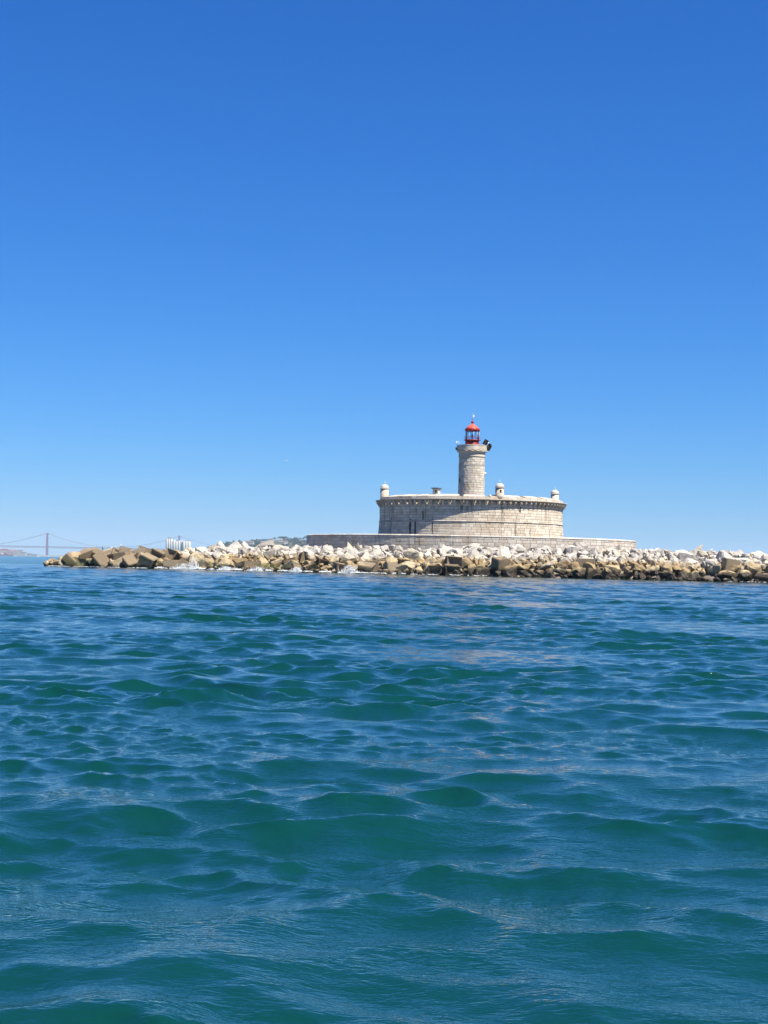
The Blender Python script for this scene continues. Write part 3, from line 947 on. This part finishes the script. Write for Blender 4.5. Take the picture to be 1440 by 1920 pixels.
lens = MB().lathe([(0.07, 25.0), (0.07, 25.35), (0.15, 25.4), (0.19, 25.55), (0.19, 25.72), (0.13, 25.88), (0.04, 25.95), (0.03, 26.5)], 14).build('lamp_optic', M['slate'], lh)
MB().lathe([(1.2, 26.50), (1.37, 26.54), (1.40, 26.92), (1.30, 27.0), (1.16, 27.02)], 32).build('dome_gutter', M['darkred'], lh)
MB().lathe([(1.27, 27.0), (1.10, 27.20), (0.86, 27.43), (0.58, 27.64), (0.32, 27.80), (0.2, 27.92)], 32).build('dome', M['red'], lh)
MB().lathe([(0.17, 27.86), (0.17, 28.05), (0.26, 28.12), (0.28, 28.34), (0.12, 28.45)], 16).build('ventilator', M['darkred'], lh)
mast = MB().tube([(0, 0, 28.4), (0, 0, 30.1)], [0.045, 0.02], 6).build('finial_mast', M['metal'], lh)
MB().add([(x, y, zv) for y in (-0.015, 0.015) for x, zv in ((0.06, 29.1), (0.34, 29.2), (0.36, 29.55), (0.06, 29.62))], [(0, 1, 2, 3), (7, 6, 5, 4), (0, 4, 5, 1), (1, 5, 6, 2), (2, 6, 7, 3), (3, 7, 4, 0)]).build('wind_vane', M['white'], mast)
MB().tube([(-0.3, 0, 28.95), (0.12, 0, 28.95)], 0.03, 5).build('vane_arm', M['metal'], mast)
rail = MB().tube([(1.48 * math.sin(q), -1.48 * math.cos(q), 25.45) for q in np.linspace(0, 2 * math.pi, 33)], 0.022, 4).build('lantern_handrail', M['darkred'], lh)
for q in range(12):
    aq = 2 * math.pi * q / 12
    MB().tube([(1.48 * math.sin(aq), -1.48 * math.cos(aq), 24.9), (1.48 * math.sin(aq), -1.48 * math.cos(aq), 25.45)], 0.018, 4).build('post', M['darkred'], rail)
# tower window, wall box, bracket
for th, zc_, nm in ((-66, 17.3, 'window'),):
    d = ring(tower_r(zc_) + 0.01, R_(th)); mm = Matrix.Translation((d.x, d.y, zc_)) @ Matrix.Rotation(R_(th), 4, 'Z')
    MB().box(-0.30, 0.30, -0.03, 0.2, -0.45, 0.45, mm).build('window_frame', M['tower'], lh)
    MB().box(-0.20, 0.20, -0.04, 0.1, -0.36, 0.36, mm).build('window', M['dark'], lh)
d = ring(tower_r(18.2) + 0.16, R_(78)); MB().lathe([(0.05, 18.5), (0.2, 18.62), (0.22, 18.8), (0.05, 18.9)], 10).build('wall_lamp', M['white'], lh, (d.x, d.y, 0))
d = ring(TR1 + 0.62, R_(-82)); MB().box(-0.14, 0.16, -0.2, 0.2, 22.95, 23.45).build('battery_box', M['slate'], lh, (d.x, d.y, 0))
# gooseneck lamps on the gallery edge
for sgn, th in ((-1, -72), (1, 72)):
    d = ring(TR1 + 0.25, R_(th))
    pts = [(d.x, d.y, 23.85)] + [(d.x + sgn * (0.22 - 0.28 * math.cos(q)) , d.y, 24.25 + 0.3 * math.sin(q)) for q in np.linspace(0, math.pi * 0.85, 8)]
    g = MB().tube(pts, 0.035, 6).build('gooseneck_lamp', M['white'], lh)
    e = pts[-1]; MB().lathe([(0.17, -0.16), (0.14, 0.0), (0.04, 0.08)], 10).build('lamp_shade', M['white'], g, e)
# solar panels on a frame at the gallery's right side
for (th, zc_, tilt, roll) in ((60, 24.45, -55, 28), (68, 24.4, -55, 28), (80, 23.75, -55, 28), (86, 23.45, -55, 28)):
    d = ring(TR1 + 0.55 + (0.25 if th > 70 else -0.2), R_(th))
    mm = Matrix.Translation((d.x, d.y, zc_)) @ Matrix.Rotation(R_(roll), 4, 'Y') @ Matrix.Rotation(R_(38), 4, 'X')
    pnl = MB().box(-0.33, 0.33, -0.02, 0.02, -0.60, 0.60, mm).build('solar_panel', M['black'], lh)
    MB().tube([mm @ Vector((0, 0.03, 0)), Vector((d.x * 0.85, d.y * 0.85, 23.6))], 0.035, 5).build('strut', M['white'], pnl)

# ------------------------------------------------------------------ far shore, hill, silos, bridge, port
M['land'] = plain('far_land', (0.16, 0.15, 0.10), 0.95, 0, 0.25, 0.01)
M['scrub'] = plain('hill_scrub', (0.065, 0.068, 0.035), 0.95, 0, 0.45, 0.03)
M['leaf'] = plain('pine_foliage', (0.018, 0.030, 0.013), 0.9, 0, 0.35, 0.15)
M['bark'] = plain('bark', (0.09, 0.06, 0.04), 0.95)
M['silo'] = plain('silo_concrete', (0.66, 0.62, 0.55), 0.85, 0, 0.08, 0.1)
M['silo_dark'] = plain('silo_head_grey', (0.20, 0.20, 0.21), 0.8)
M['wall'] = plain('house_wall', (0.42, 0.40, 0.36), 0.85)
M['tile'] = plain('roof_tile', (0.26, 0.15, 0.10), 0.85)
M['bridge'] = plain('bridge_red', (0.17, 0.035, 0.06), 0.6)
M['crane'] = plain('crane_red', (0.46, 0.10, 0.09), 0.6)
M['hull'] = plain('ship_hull', (0.22, 0.05, 0.06), 0.6)

hrng = np.random.default_rng(9)
# far low shore behind the bridge
def ribbon(name, pts, depth, mat, label):
    v = []; f = []
    for i, (x, y, z) in enumerate(pts):
        v += [(x, y, -3.0), (x, y + depth * 0.1, z * 0.8), (x, y + depth * 0.4, z), (x, y + depth, -3.0)]
        if i: f += [(4 * i - 4 + k, 4 * i + k, 4 * i + k + 1, 4 * i - 3 + k) for k in range(3)]
    me = bpy.data.meshes.new(name); me.from_pydata(v, [], f); me.update()
    for p in me.polygons: p.use_smooth = True
    return tag(mesh_obj(name, me, mat), label, None, None, 'structure')
pts = [(x, 13300 + 150 * math.sin(x * 0.002), 13 + 5 * mnoise.noise(Vector((x * 0.002, 3, 0)))) for x in range(-4600, 2600, 120)]
ribbon('far_shore', pts, 900, M['land'], 'pale low shore beyond the suspension bridge')

# the wooded headland
HP = [(-760, 2), (-700, 8), (-640, 30), (-600, 43), (-560, 52), (-520, 60), (-480, 66), (-430, 71), (-380, 75), (-330, 78), (-280, 78), (-220, 76), (-150, 66), (-60, 52), (60, 36), (200, 20), (340, 6), (420, 2)]
def hill_z(x):
    for (a, h), (b, g) in zip(HP, HP[1:]):
        if a <= x <= b: return h + (g - h) * (x - a) / (b - a)
    return 0.0
def hill_h(x, y):          # y in 0..1 from the water to the ridge, >1 behind it
    r = hill_z(x) + 3.0 * mnoise.noise(Vector((x * 0.02, y * 3, 1.0)))
    return r * (1 - (1 - min(y, 1.0)) ** 1.7) if y <= 1 else r * (1 - 0.45 * (y - 1))
v = []; f = []
hx = np.arange(-760, 421, 16.0); hy = np.linspace(0, 2.2, 18)
for x in hx:
    for y in hy: v.append((x, 5050 + y * 260, hill_h(x, y) - 2))
n = len(hy)
for i in range(len(hx) - 1):
    for j in range(n - 1): f.append((i * n + j, (i + 1) * n + j, (i + 1) * n + j + 1, i * n + j + 1))
me = bpy.data.meshes.new('hill'); me.from_pydata(v, [], f); me.update()
for p in me.polygons: p.use_smooth = True
tag(mesh_obj('hill', me, M['scrub']), 'low wooded headland behind the rock bank', None, None, 'structure')

def crown_mesh(name, rad, flat, n, seed):
    """leaf clumps spread through an umbrella-shaped volume"""
    rg = np.random.default_rng(seed); mb = MB()
    for i in range(n):
        a = rg.uniform(0, 6.283); r = rad * math.sqrt(rg.random()); zq = flat * (1 - (r / rad) ** 2) * rg.uniform(0.2, 1.0)
        c = Vector((r * math.cos(a), r * math.sin(a), zq)); q = rg.uniform(0.22, 0.42) * rad
        ax = [Vector(rg.normal(0, 1, 3)).normalized() * q * rg.uniform(0.6, 1.1) for _ in range(6)]
        ps = [c + Vector((d.x, d.y, d.z * 0.6)) for d in (Vector((1, 0, 0)), Vector((0, 1, 0)), Vector((-1, 0, 0)), Vector((0, -1, 0)), Vector((0, 0, 1)), Vector((0, 0, -1)))]
        ps = [c + (pp - c) * q * rg.uniform(0.7, 1.2) for pp in ps]
        mb.add(ps, [(0, 1, 4), (1, 2, 4), (2, 3, 4), (3, 0, 4), (1, 0, 5), (2, 1, 5), (3, 2, 5), (0, 3, 5)])
    me = mb.mesh(name); me.materials.append(M['leaf']); return me
crowns = [crown_mesh('crown', 6.5, 4.0, 26, 1), crown_mesh('crown', 5.5, 5.0, 24, 2), crown_mesh('crown', 8.0, 3.6, 30, 3)]
trunk_me = MB().tube([(0, 0, -1), (0.3, 0, 4), (0.1, 0.2, 9.0)], [0.5, 0.38, 0.25], 6).mesh('trunk'); trunk_me.materials.append(M['bark'])
# single pines standing out along the ridge, placed by the gaps between them
ridge = [-628, -604, -585, -566, -552, -536, -515, -497, -480, -452, -436, -412, -398, -376, -352, -338, -322, -303, -286, -270, -255]
for i, x in enumerate(ridge):
    sc = 0.75 + 0.5 * hrng.random() + (0.35 if x in (-352, -338, -270) else 0)
    tr = empty('pine_tree', (x, 5310, hill_h(x, 1.0) - 3))
    mesh_obj('trunk', trunk_me, None, tr, (0, 0, 0), (0, 0, 0), (sc, sc, sc * 0.62))
    mesh_obj('crown', crowns[i % 3], None, tr, (0, 0, 4.6 * sc), (0, 0, i * 1.3), (sc, sc, sc))
    tag(tr, f"dark green pine on the headland ridge, {ORD[i] if i < 20 else 'last'} from the silos", 'tree', 'pines along the ridge')
# the wood below the ridge
J = Joiner()
for i in range(1500):
    x = hrng.uniform(-650, 330); y = hrng.uniform(0.15, 1.25)
    if mnoise.noise(Vector((x * 0.012, y * 4, 7))) < -0.18: continue
    sc = hrng.uniform(0.5, 1.0)
    J.put(crowns[i % 3], Matrix.Translation((x, 5050 + y * 260, hill_h(x, y) - 0.5)) @ Matrix.Rotation(hrng.uniform(0, 6.28), 4, 'Z') @ Matrix.Scale(sc, 4))
wood = J.build('woods', M['leaf'], None)
tag(wood, 'dark green wood covering the headland', 'wood', None, 'stuff')
# houses among the trees
houses = [(-470, 0.72, 16), (-448, 0.66, 18), (-405, 0.64, 22), (-382, 0.80, 12), (-350, 0.74, 18), (-330, 0.60, 13)]
for i, (x, y, w) in enumerate(houses):
    zb = hill_h(x, y) - 3
    ho = empty('hill_house', (x, 5050 + y * 260 - 9, zb), R_(hrng.uniform(-15, 15)))
    hh = 7.5 + 2 * (i % 2)
    MB().box(-w / 2, w / 2, -5, 5, 0, hh).build('wall', M['wall'], ho)
    MB().add([(-w / 2 - .5, -5.6, hh + .01), (w / 2 + .5, -5.6, hh + .01), (w / 2 + .5, 5.6, hh + .01), (-w / 2 - .5, 5.6, hh + .01), (-w / 2 + 2, 0, hh + 2.6), (w / 2 - 2, 0, hh + 2.6)],
             [(0, 1, 5, 4), (2, 3, 4, 5), (1, 2, 5), (3, 0, 4), (3, 2, 1, 0)]).build('roof', M['tile'], ho)
    for k in range(int(w // 4)):
        MB().box(-w / 2 + 1.2 + k * 4, -w / 2 + 2.6 + k * 4, -5.08, -4.9, hh - 3.2, hh - 1.4).build('window', M['dark'], ho)
houses_sorted = sorted((o for o in COL.objects if o.name.startswith('hill_house')), key=lambda o: o.location.x)
for i, o in enumerate(houses_sorted):
    tag(o, f"small pale house among the headland trees, {ORD[i]} from the silos", 'house', 'pale houses on the headland')

# grain silos on the far shore
def silo_row(name, label, xs, y, r, h, head):
    e = empty(name, (sum(xs) / len(xs), y, 0))
    for k, x in enumerate(xs):
        for yy in (0, 1):
            MB().lathe([(r, -2), (r, h[k % len(h)]), (r * 0.96, h[k % len(h)] + 0.6)], 20).build('silo_cylinder', M['silo'], e, (x - e.location.x, yy * 2 * r, 0))
    MB().box(xs[0] - e.location.x, xs[-1] - e.location.x, -r * 0.55, 2 * r, -2, min(h) - 1.0).build('infill_wall', M['silo'], e)
    for (x0, x1, z0, z1, mat) in head:
        MB().box(x0 - e.location.x, x1 - e.location.x, -r * 0.7, 3 * r, z0, z1).build('head_house', mat, e)
    tag(e, label, 'silo')
silo_row('grain_silo', 'tallest pale cylinder silos with a dark head house on top', [-703.5, -696.5, -689.5], 5000, 3.55, (66.5, 67.0, 66.0), [(-702, -692, 66.2, 70.5, M['silo_dark'])])
silo_row('grain_silo', 'lower pale cylinder silos in front of the bridge tower', [-680.5, -672.5, -664.5, -656.5], 5005, 4.05, (61.5, 59.5, 61.0, 60.5), [(-674, -668, 59.8, 62.5, M['silo_dark'])])
silo_row('grain_silo', 'broad white silo block with flat dark roof edge', [-648.5, -639.5, -631.5], 5000, 4.7, (60.0, 57.5, 57.5), [(-645, -628, 57.0, 60.3, M['silo']), (-646, -627, 60.4, 61.6, M['silo_dark'])])

# suspension bridge
T1, T2 = Vector((-2709, 12400, 0)), Vector((-1646, 12400, 0))
br = empty('suspension_bridge', (T1.x, T1.y, 0))
tag(br, 'long red suspension bridge faded violet by the distance', 'bridge')
TOP, DECK, SAG = 190.0, 68.0, 84.0
for t in (T1, T2):
    ox = t.x - T1.x
    tw = MB()
    for sy in (-11, 11):
        tw.add([(ox + sx * w, sy + sy2 * 3.2, z) for z, w in ((-4, 8.5), (TOP, 5.5)) for sx, sy2 in ((-1, -1), (1, -1), (1, 1), (-1, 1))], [(3, 2, 1, 0), (4, 5, 6, 7), (0, 1, 5, 4), (1, 2, 6, 5), (2, 3, 7, 6), (3, 0, 4, 7)])
    to = tw.build('tower', M['bridge'], br)
    for z0 in (40, 80, 115, 150, 182):
        MB().box(ox - 4, ox + 4, -8, 8, z0, z0 + 7).build('cross_beam', M['bridge'], to)
    MB().box(ox - 16, ox + 16, -24, 24, -4, 7).build('pier', M['silo'], br)
mb = MB()
for sy in (-10.6, 10.6):
    mb.box(-1900, 2300, sy - 0.5, sy + 0.5, DECK + 9.5, DECK + 11.2); mb.box(-1900, 2300, sy - 0.5, sy + 0.5, DECK, DECK + 1.6)
mb.box(-1900, 2300, -11.5, 11.5, DECK + 11.25, DECK + 13.2)
deck = mb.build('deck', M['bridge'], br)
mb = MB()
for i in range(210):
    x = -1900 + i * 20
    for sy in (-10.6, 10.6): mb.tube([(x, sy, DECK + 1), (x + 10, sy, DECK + 10), (x + 20, sy, DECK + 1)], 0.7, 4)
tag(mb.build('truss_web', M['bridge'], deck), kind='stuff')
span = T2.x - T1.x
for sy in (-10.6, 10.6):
    pts = []
    for i in range(41): u = i / 40; pts.append((u * span, sy, TOP - 2 - 4 * (TOP - 2 - (DECK + 18)) * u * (1 - u)))
    MB().tube(pts, 1.1, 5).build('main_cable', M['bridge'], br)
    for base, d in ((0, -1), (span, 1)):
        pts = []
        for i in range(15): u = i / 14; pts.append((base + d * u * 470, sy, (TOP - 2) * (1 - u) + (DECK + 12) * u - 4 * 12 * u * (1 - u)))
        MB().tube(pts, 1.1, 5).build('side_cable', M['bridge'], br)
mb = MB()
for sy in (-10.6, 10.6):
    for i in range(1, 44):
        u = i / 44; zt = TOP - 2 - 4 * (TOP - 2 - (DECK + 18)) * u * (1 - u)
        mb.tube([(u * span, sy, DECK + 12), (u * span, sy, zt)], 0.16, 4)
tag(mb.build('hanger_cables', M['bridge'], br), kind='stuff')

# container port and town at the shore under the bridge
def gantry(x, y, h, label):
    e = empty('gantry_crane', (x, y, 0))
    for sx in (-9, 9):
        for sy in (-8, 8): MB().tube([(sx, sy, 0), (sx * 0.8, sy, h * 0.75)], 1.0, 4).build('leg', M['crane'], e)
    MB().box(-48, 30, -1.6, 1.6, h * 0.75, h * 0.82).build('boom', M['crane'], e)
    MB().tube([(6, 0, h * 0.8), (4, 0, h)], 0.9, 4).build('apex_frame', M['crane'], e)
    MB().tube([(4, 0, h), (-44, 0, h * 0.83)], 0.5, 4).build('stay', M['crane'], e)
    MB().box(10, 20, -3, 3, h * 0.83, h * 0.92).build('machine_house', M['white'], e)
    tag(e, label, 'crane', 'cranes of the far port')
gantry(-2255, 9000, 46, 'red gantry crane of the far port at the photo edge')
gantry(-2206, 9010, 43, 'middle red gantry crane of the far port')
gantry(-2160, 9000, 42, 'red gantry crane of the far port nearest the bridge tower')
bl = [(-2290, 9130, 50, 30), (-2240, 9140, 44, 38), (-2200, 9120, 36, 26), (-2165, 9150, 42, 34), (-2130, 9120, 30, 22), (-2105, 9160, 26, 14), (-2075, 9160, 34, 10)]
for i, (x, y, w, h) in enumerate(bl):
    e = empty('waterfront_building', (x, y, 0))
    MB().box(-w / 2, w / 2, -10, 10, -2, h).build('wall', M['wall'], e)
    MB().box(-w / 2 - 1, w / 2 + 1, -11, 11, h + 0.01, h + 2).build('roof', M['tile'], e)
    for k in range(int(w // 7)):
        for q in range(int(h // 7)):
            MB().box(-w / 2 + 2 + k * 7, -w / 2 + 5.5 + k * 7, -10.3, -9.8, 3 + q * 7, 6.5 + q * 7).build('window', M['slate'], e)
    tag(e, f"pale building behind the port cranes, {ORD[i]} from the photo edge", 'building', 'buildings of the far port')
# moored cargo ship below the cranes
e = empty('cargo_ship', (-2215, 8900, 0)); tag(e, 'dark red cargo ship moored below the port cranes', 'ship')
MB().add([(-70, -9, 7), (60, -9, 7), (72, 0, 9), (60, 9, 7), (-70, 9, 7), (-66, -8, -1), (58, -8, -1), (64, 0, -1), (58, 8, -1), (-66, 8, -1)],
         [(0, 1, 2, 3, 4), (0, 5, 6, 1), (1, 6, 7, 2), (2, 7, 8, 3), (3, 8, 9, 4), (4, 9, 5, 0), (9, 8, 7, 6, 5)]).build('hull', M['hull'], e)
MB().box(-66, -52, -8, 8, 7.01, 22).build('deckhouse', M['white'], e)
for k in range(7): MB().box(-46 + k * 14, -34 + k * 14, -8, 8, 7.01, 12 + 2.6 * (k % 3)).build('container_bay', (M['crane'], M['silo'], M['hull'])[k % 3], e)
def boat(x, y, L, label, rz=0.0):
    e = empty('motor_boat', (x, y, 0), rz); tag(e, label, 'boat')
    w = L * 0.16; d = L * 0.11
    MB().add([(-L / 2, -w, d), (L * .3, -w, d), (L / 2, 0, d * 1.3), (L * .3, w, d), (-L / 2, w, d), (-L * .48, -w * .7, -d * .4), (L * .28, -w * .6, -d * .4), (L * .4, 0, -d * .4), (L * .28, w * .6, -d * .4), (-L * .48, w * .7, -d * .4)],
             [(0, 1, 2, 3, 4), (0, 5, 6, 1), (1, 6, 7, 2), (2, 7, 8, 3), (3, 8, 9, 4), (4, 9, 5, 0), (9, 8, 7, 6, 5)]).build('hull', M['white'], e)
    MB().add([(-L * .2, -w * .7, d + .01), (L * .22, -w * .6, d + .01), (L * .22, w * .6, d + .01), (-L * .2, w * .7, d + .01), (-L * .17, -w * .6, d * 2.4), (L * .06, -w * .5, d * 2.4), (L * .06, w * .5, d * 2.4), (-L * .17, w * .6, d * 2.4)],
             [(3, 2, 1, 0), (4, 5, 6, 7), (0, 1, 5, 4), (1, 2, 6, 5), (2, 3, 7, 6), (3, 0, 4, 7)]).build('cabin', M['white'], e)
    MB().box(-L * .12, L * .05, -w * .62, w * .62, d * 1.6, d * 2.1).build('window', M['slate'], e)
boat(-672.5, 3000, 8.5, 'white motor boat on the horizon just left of the bridge tower')
boat(-955, 4000, 9.0, 'white motor boat on the horizon below the port cranes', 0.3)

# airliner low in the sky
e = empty('airplane', (-839, 13000, 852)); e.rotation_euler = (R_(12), R_(-4), R_(160))
tag(e, 'tiny white airliner in the open sky left of the fort', 'airplane')
MB().tube([(-18, 0, 0.6), (-15, 0, 0.3), (-8, 0, 0), (12, 0, 0), (16.5, 0, -0.2), (18.5, 0, -0.5)], [0.4, 1.2, 2.0, 2.0, 1.4, 0.3], 12).build('fuselage', M['white'], e)
for sy in (-1, 1):
    MB().add([(5, sy * 1.5, -0.9), (-1, sy * 1.5, -0.9), (-6.5, sy * 17, 0.3), (-4, sy * 17, 0.3), (5, sy * 1.5, -0.4), (-1, sy * 1.5, -0.4), (-6.5, sy * 17, 0.5), (-4, sy * 17, 0.5)],
             [(0, 1, 2, 3), (7, 6, 5, 4), (0, 4, 5, 1), (1, 5, 6, 2), (2, 6, 7, 3), (3, 7, 4, 0)]).build('wing', M['white'], e)
    MB().add([(-14, sy * 0.8, 0.8), (-17, sy * 0.8, 0.8), (-18.5, sy * 6, 1.2), (-17, sy * 6, 1.2), (-14, sy * 0.8, 1.1), (-17, sy * 0.8, 1.1), (-18.5, sy * 6, 1.4), (-17, sy * 6, 1.4)],
             [(0, 1, 2, 3), (7, 6, 5, 4), (0, 4, 5, 1), (1, 5, 6, 2), (2, 6, 7, 3), (3, 7, 4, 0)]).build('tailplane', M['white'], e)
    MB().tube([(4.5, sy * 5.5, -2.0), (0.5, sy * 5.5, -1.8)], [1.1, 0.8], 10).build('engine', M['metal'], e)
MB().add([(-12.5, -.2, 1.5), (-17.5, -.2, 1.2), (-19, -.2, 7), (-17, -.2, 7), (-12.5, .2, 1.5), (-17.5, .2, 1.2), (-19, .2, 7), (-17, .2, 7)],
         [(0, 1, 2, 3), (7, 6, 5, 4), (0, 4, 5, 1), (1, 5, 6, 2), (2, 6, 7, 3), (3, 7, 4, 0)]).build('tail_fin', M['white'], e)

# ------------------------------------------------------------------ birds
M['plume'] = plain('black_plumage', (0.014, 0.013, 0.013), 0.6)
M['gullwhite'] = plain('gull_plumage', (0.72, 0.72, 0.71), 0.7)
M['beak'] = plain('beak_horn', (0.45, 0.30, 0.06), 0.5)
def top_of_rocks(X, Y):
    best = 0.0
    for k in rocks:
        d = math.hypot(k['x'] - X, k['y'] - Y)
        if d < k['rad'] * 0.75: best = max(best, k['z'] + k['rad'] * 0.62)
    return best
dg = None
def bird(name, X, Y, Z, s, mat, label, cat, upright, rz=0.0, group=None):
    e = empty(name, (X, Y, Z), rz); tag(e, label, cat, group)
    if upright: body = [(-.20, 0, .06), (-.12, 0, .16), (0, 0, .30), (.06, 0, .46), (.08, 0, .60), (.10, 0, .70), (.14, 0, .75), (.19, 0, .75)]; rad = [.03, .07, .115, .105, .05, .04, .052, .03]
    else: body = [(-.32, 0, .20), (-.2, 0, .22), (-.05, 0, .24), (.1, 0, .27), (.17, 0, .35), (.20, 0, .42), (.25, 0, .43)]; rad = [.015, .06, .10, .095, .055, .05, .025]
    MB().tube([Vector(p) * s for p in body], [r * s for r in rad], 8).build('body', mat, e)
    hx = body[-1]
    MB().tube([Vector(hx) * s, Vector((hx[0] + .09, 0, hx[2] - .01)) * s], [.018 * s, .006 * s], 5).build('beak', M['beak'], e)
    for sy in (-.04, .04): MB().tube([(0, sy * s, .2 * s), (0.01 * s, sy * s, -.03 * s)], .012 * s, 4).build('leg', M['beak'], e)
BIRDS = True

# ------------------------------------------------------------------ surf among the front stones
M['foam'] = plain('white_foam', (0.70, 0.73, 0.74), 0.85, 0, 0.05, 1.5)
ico = bmesh.new(); bmesh.ops.create_icosphere(ico, subdivisions=1, radius=1.0)
ico_me = bpy.data.meshes.new('foam_lump'); ico.to_mesh(ico_me); ico.free()
frng = np.random.default_rng(3)
J = Joiner()
def foam_strip(x0, x1, dens, width, hgt):
    for i in range(int((x1 - x0) * dens)):
        X = frng.uniform(x0, x1); q = 0.5 + 0.5 * mnoise.noise(Vector((X * 0.6, 0, 4)))
        if q < 0.42: continue
        s_ = -1.0 - abs(frng.normal(0, width)) * q + frng.uniform(0, 1.2)
        r = frng.uniform(0.02, 0.075) * (0.6 + q)
        J.put(ico_me, Matrix.Translation((X, y_water(X) + s_, 0.08 + hgt * q * abs(frng.normal(0, 0.4)))) @ Matrix.Rotation(frng.uniform(0, 3), 4, 'Z') @ Matrix.Diagonal((r * 2.2, r * 1.3, r * 0.5, 1)))
def splash(X, s_, h, w, n):
    for i in range(n):
        u = frng.random(); a = frng.normal(0, 0.4)
        zq = h * (frng.random() ** 1.6)
        xx = X + frng.normal(0, w) * (1 - 0.6 * zq / h) + 0.35 * a
        r = frng.uniform(0.02, 0.075) * (1.15 - 0.7 * zq / h)
        J.put(ico_me, Matrix.Translation((xx, y_water(X) + s_ + frng.normal(0, 0.35), zq)) @ Matrix.Diagonal((r, r, r * frng.uniform(.8, 1.8), 1)))
foam_strip(-38.5, -16, 190, 0.65, 0.4)
foam_strip(-20, 4, 150, 0.5, 0.3)
foam_strip(4, 16, 60, 0.3, 0.12)
foam_strip(-59, -38, 25, 0.25, 0.1)
foam_strip(50, 64, 12, 0.3, 0.1)
splash(-31.8, -0.6, 2.1, 0.7, 620); splash(-33.5, -1.0, 1.0, 1.1, 560)
splash(-5.2, -1.0, 1.3, 0.85, 900)
splash(-26.0, -0.9, 0.7, 0.7, 600); splash(-20.5, -0.9, 0.7, 0.8, 660); splash(-14.0, -0.9, 0.8, 0.6, 600); splash(57.5, -1.0, 0.5, 0.5, 180)
tag(J.build('surf_foam', M['foam'], None), 'white surf washing along the front stones', 'foam', None, 'stuff')

# perched birds, set down on the rock surface below them
bpy.context.view_layer.update()
dg = bpy.context.evaluated_depsgraph_get()
def ground(X, Y):
    ok, loc, nn, ii, ob, mm = scene.ray_cast(dg, Vector((X, Y, 20)), Vector((0, 0, -1)))
    return loc.z if ok else 0.0
def highest(X0, X1, Y0, Y1):
    return max(((ground(x, y), x, y) for x in np.linspace(X0, X1, 7) for y in np.linspace(Y0, Y1, 11)), key=lambda q: (q[0] - EYE) / q[2])
zb, xb, yb = highest(-49.9, -48.9, 267, 275)
bird('cormorant', xb, yb, zb, 0.85, M['plume'], 'black cormorant perched upright on the concrete blocks', 'bird', True, 2.6)
for i, (x0, lab) in enumerate(((-47.6, 'first'), (-46.7, 'second'), (-46.0, 'third'), (-45.1, 'fourth'))):
    zb, xb, yb = highest(x0 - .2, x0 + .2, 266, 273)
    bird('gull', xb, yb, zb, 0.75, M['gullwhite'], f'white gull on the blocks, {lab} to the right of the black bird', 'bird', False, 1.0 + i * 1.4, 'gulls on the blocks')
zb, xb, yb = highest(50.5, 51.4, 236, 243)
bird('gull', xb, yb, zb, 0.8, M['gullwhite'], 'white gull standing on the boulder crest right of the fort', 'bird', False, 0.4)

# ------------------------------------------------------------------ haze over the water
hz = MB().box(-16500, 16500, -16500, 16500, -5.0, 215.0).mesh('haze')
t = NT('haze_air')
t.n.remove(t.b)
pv = t.new('ShaderNodeVolumePrincipled')
pv.inputs['Color'].default_value = (0.60, 0.79, 0.98, 1)
pv.inputs['Density'].default_value = 4.3e-5
pv.inputs['Anisotropy'].default_value = 0.0
t.l(pv.outputs[0], t.out.inputs['Volume'])
tag(mesh_obj('haze', hz, t.m), 'pale blue air over the water', 'haze', None, 'stuff')
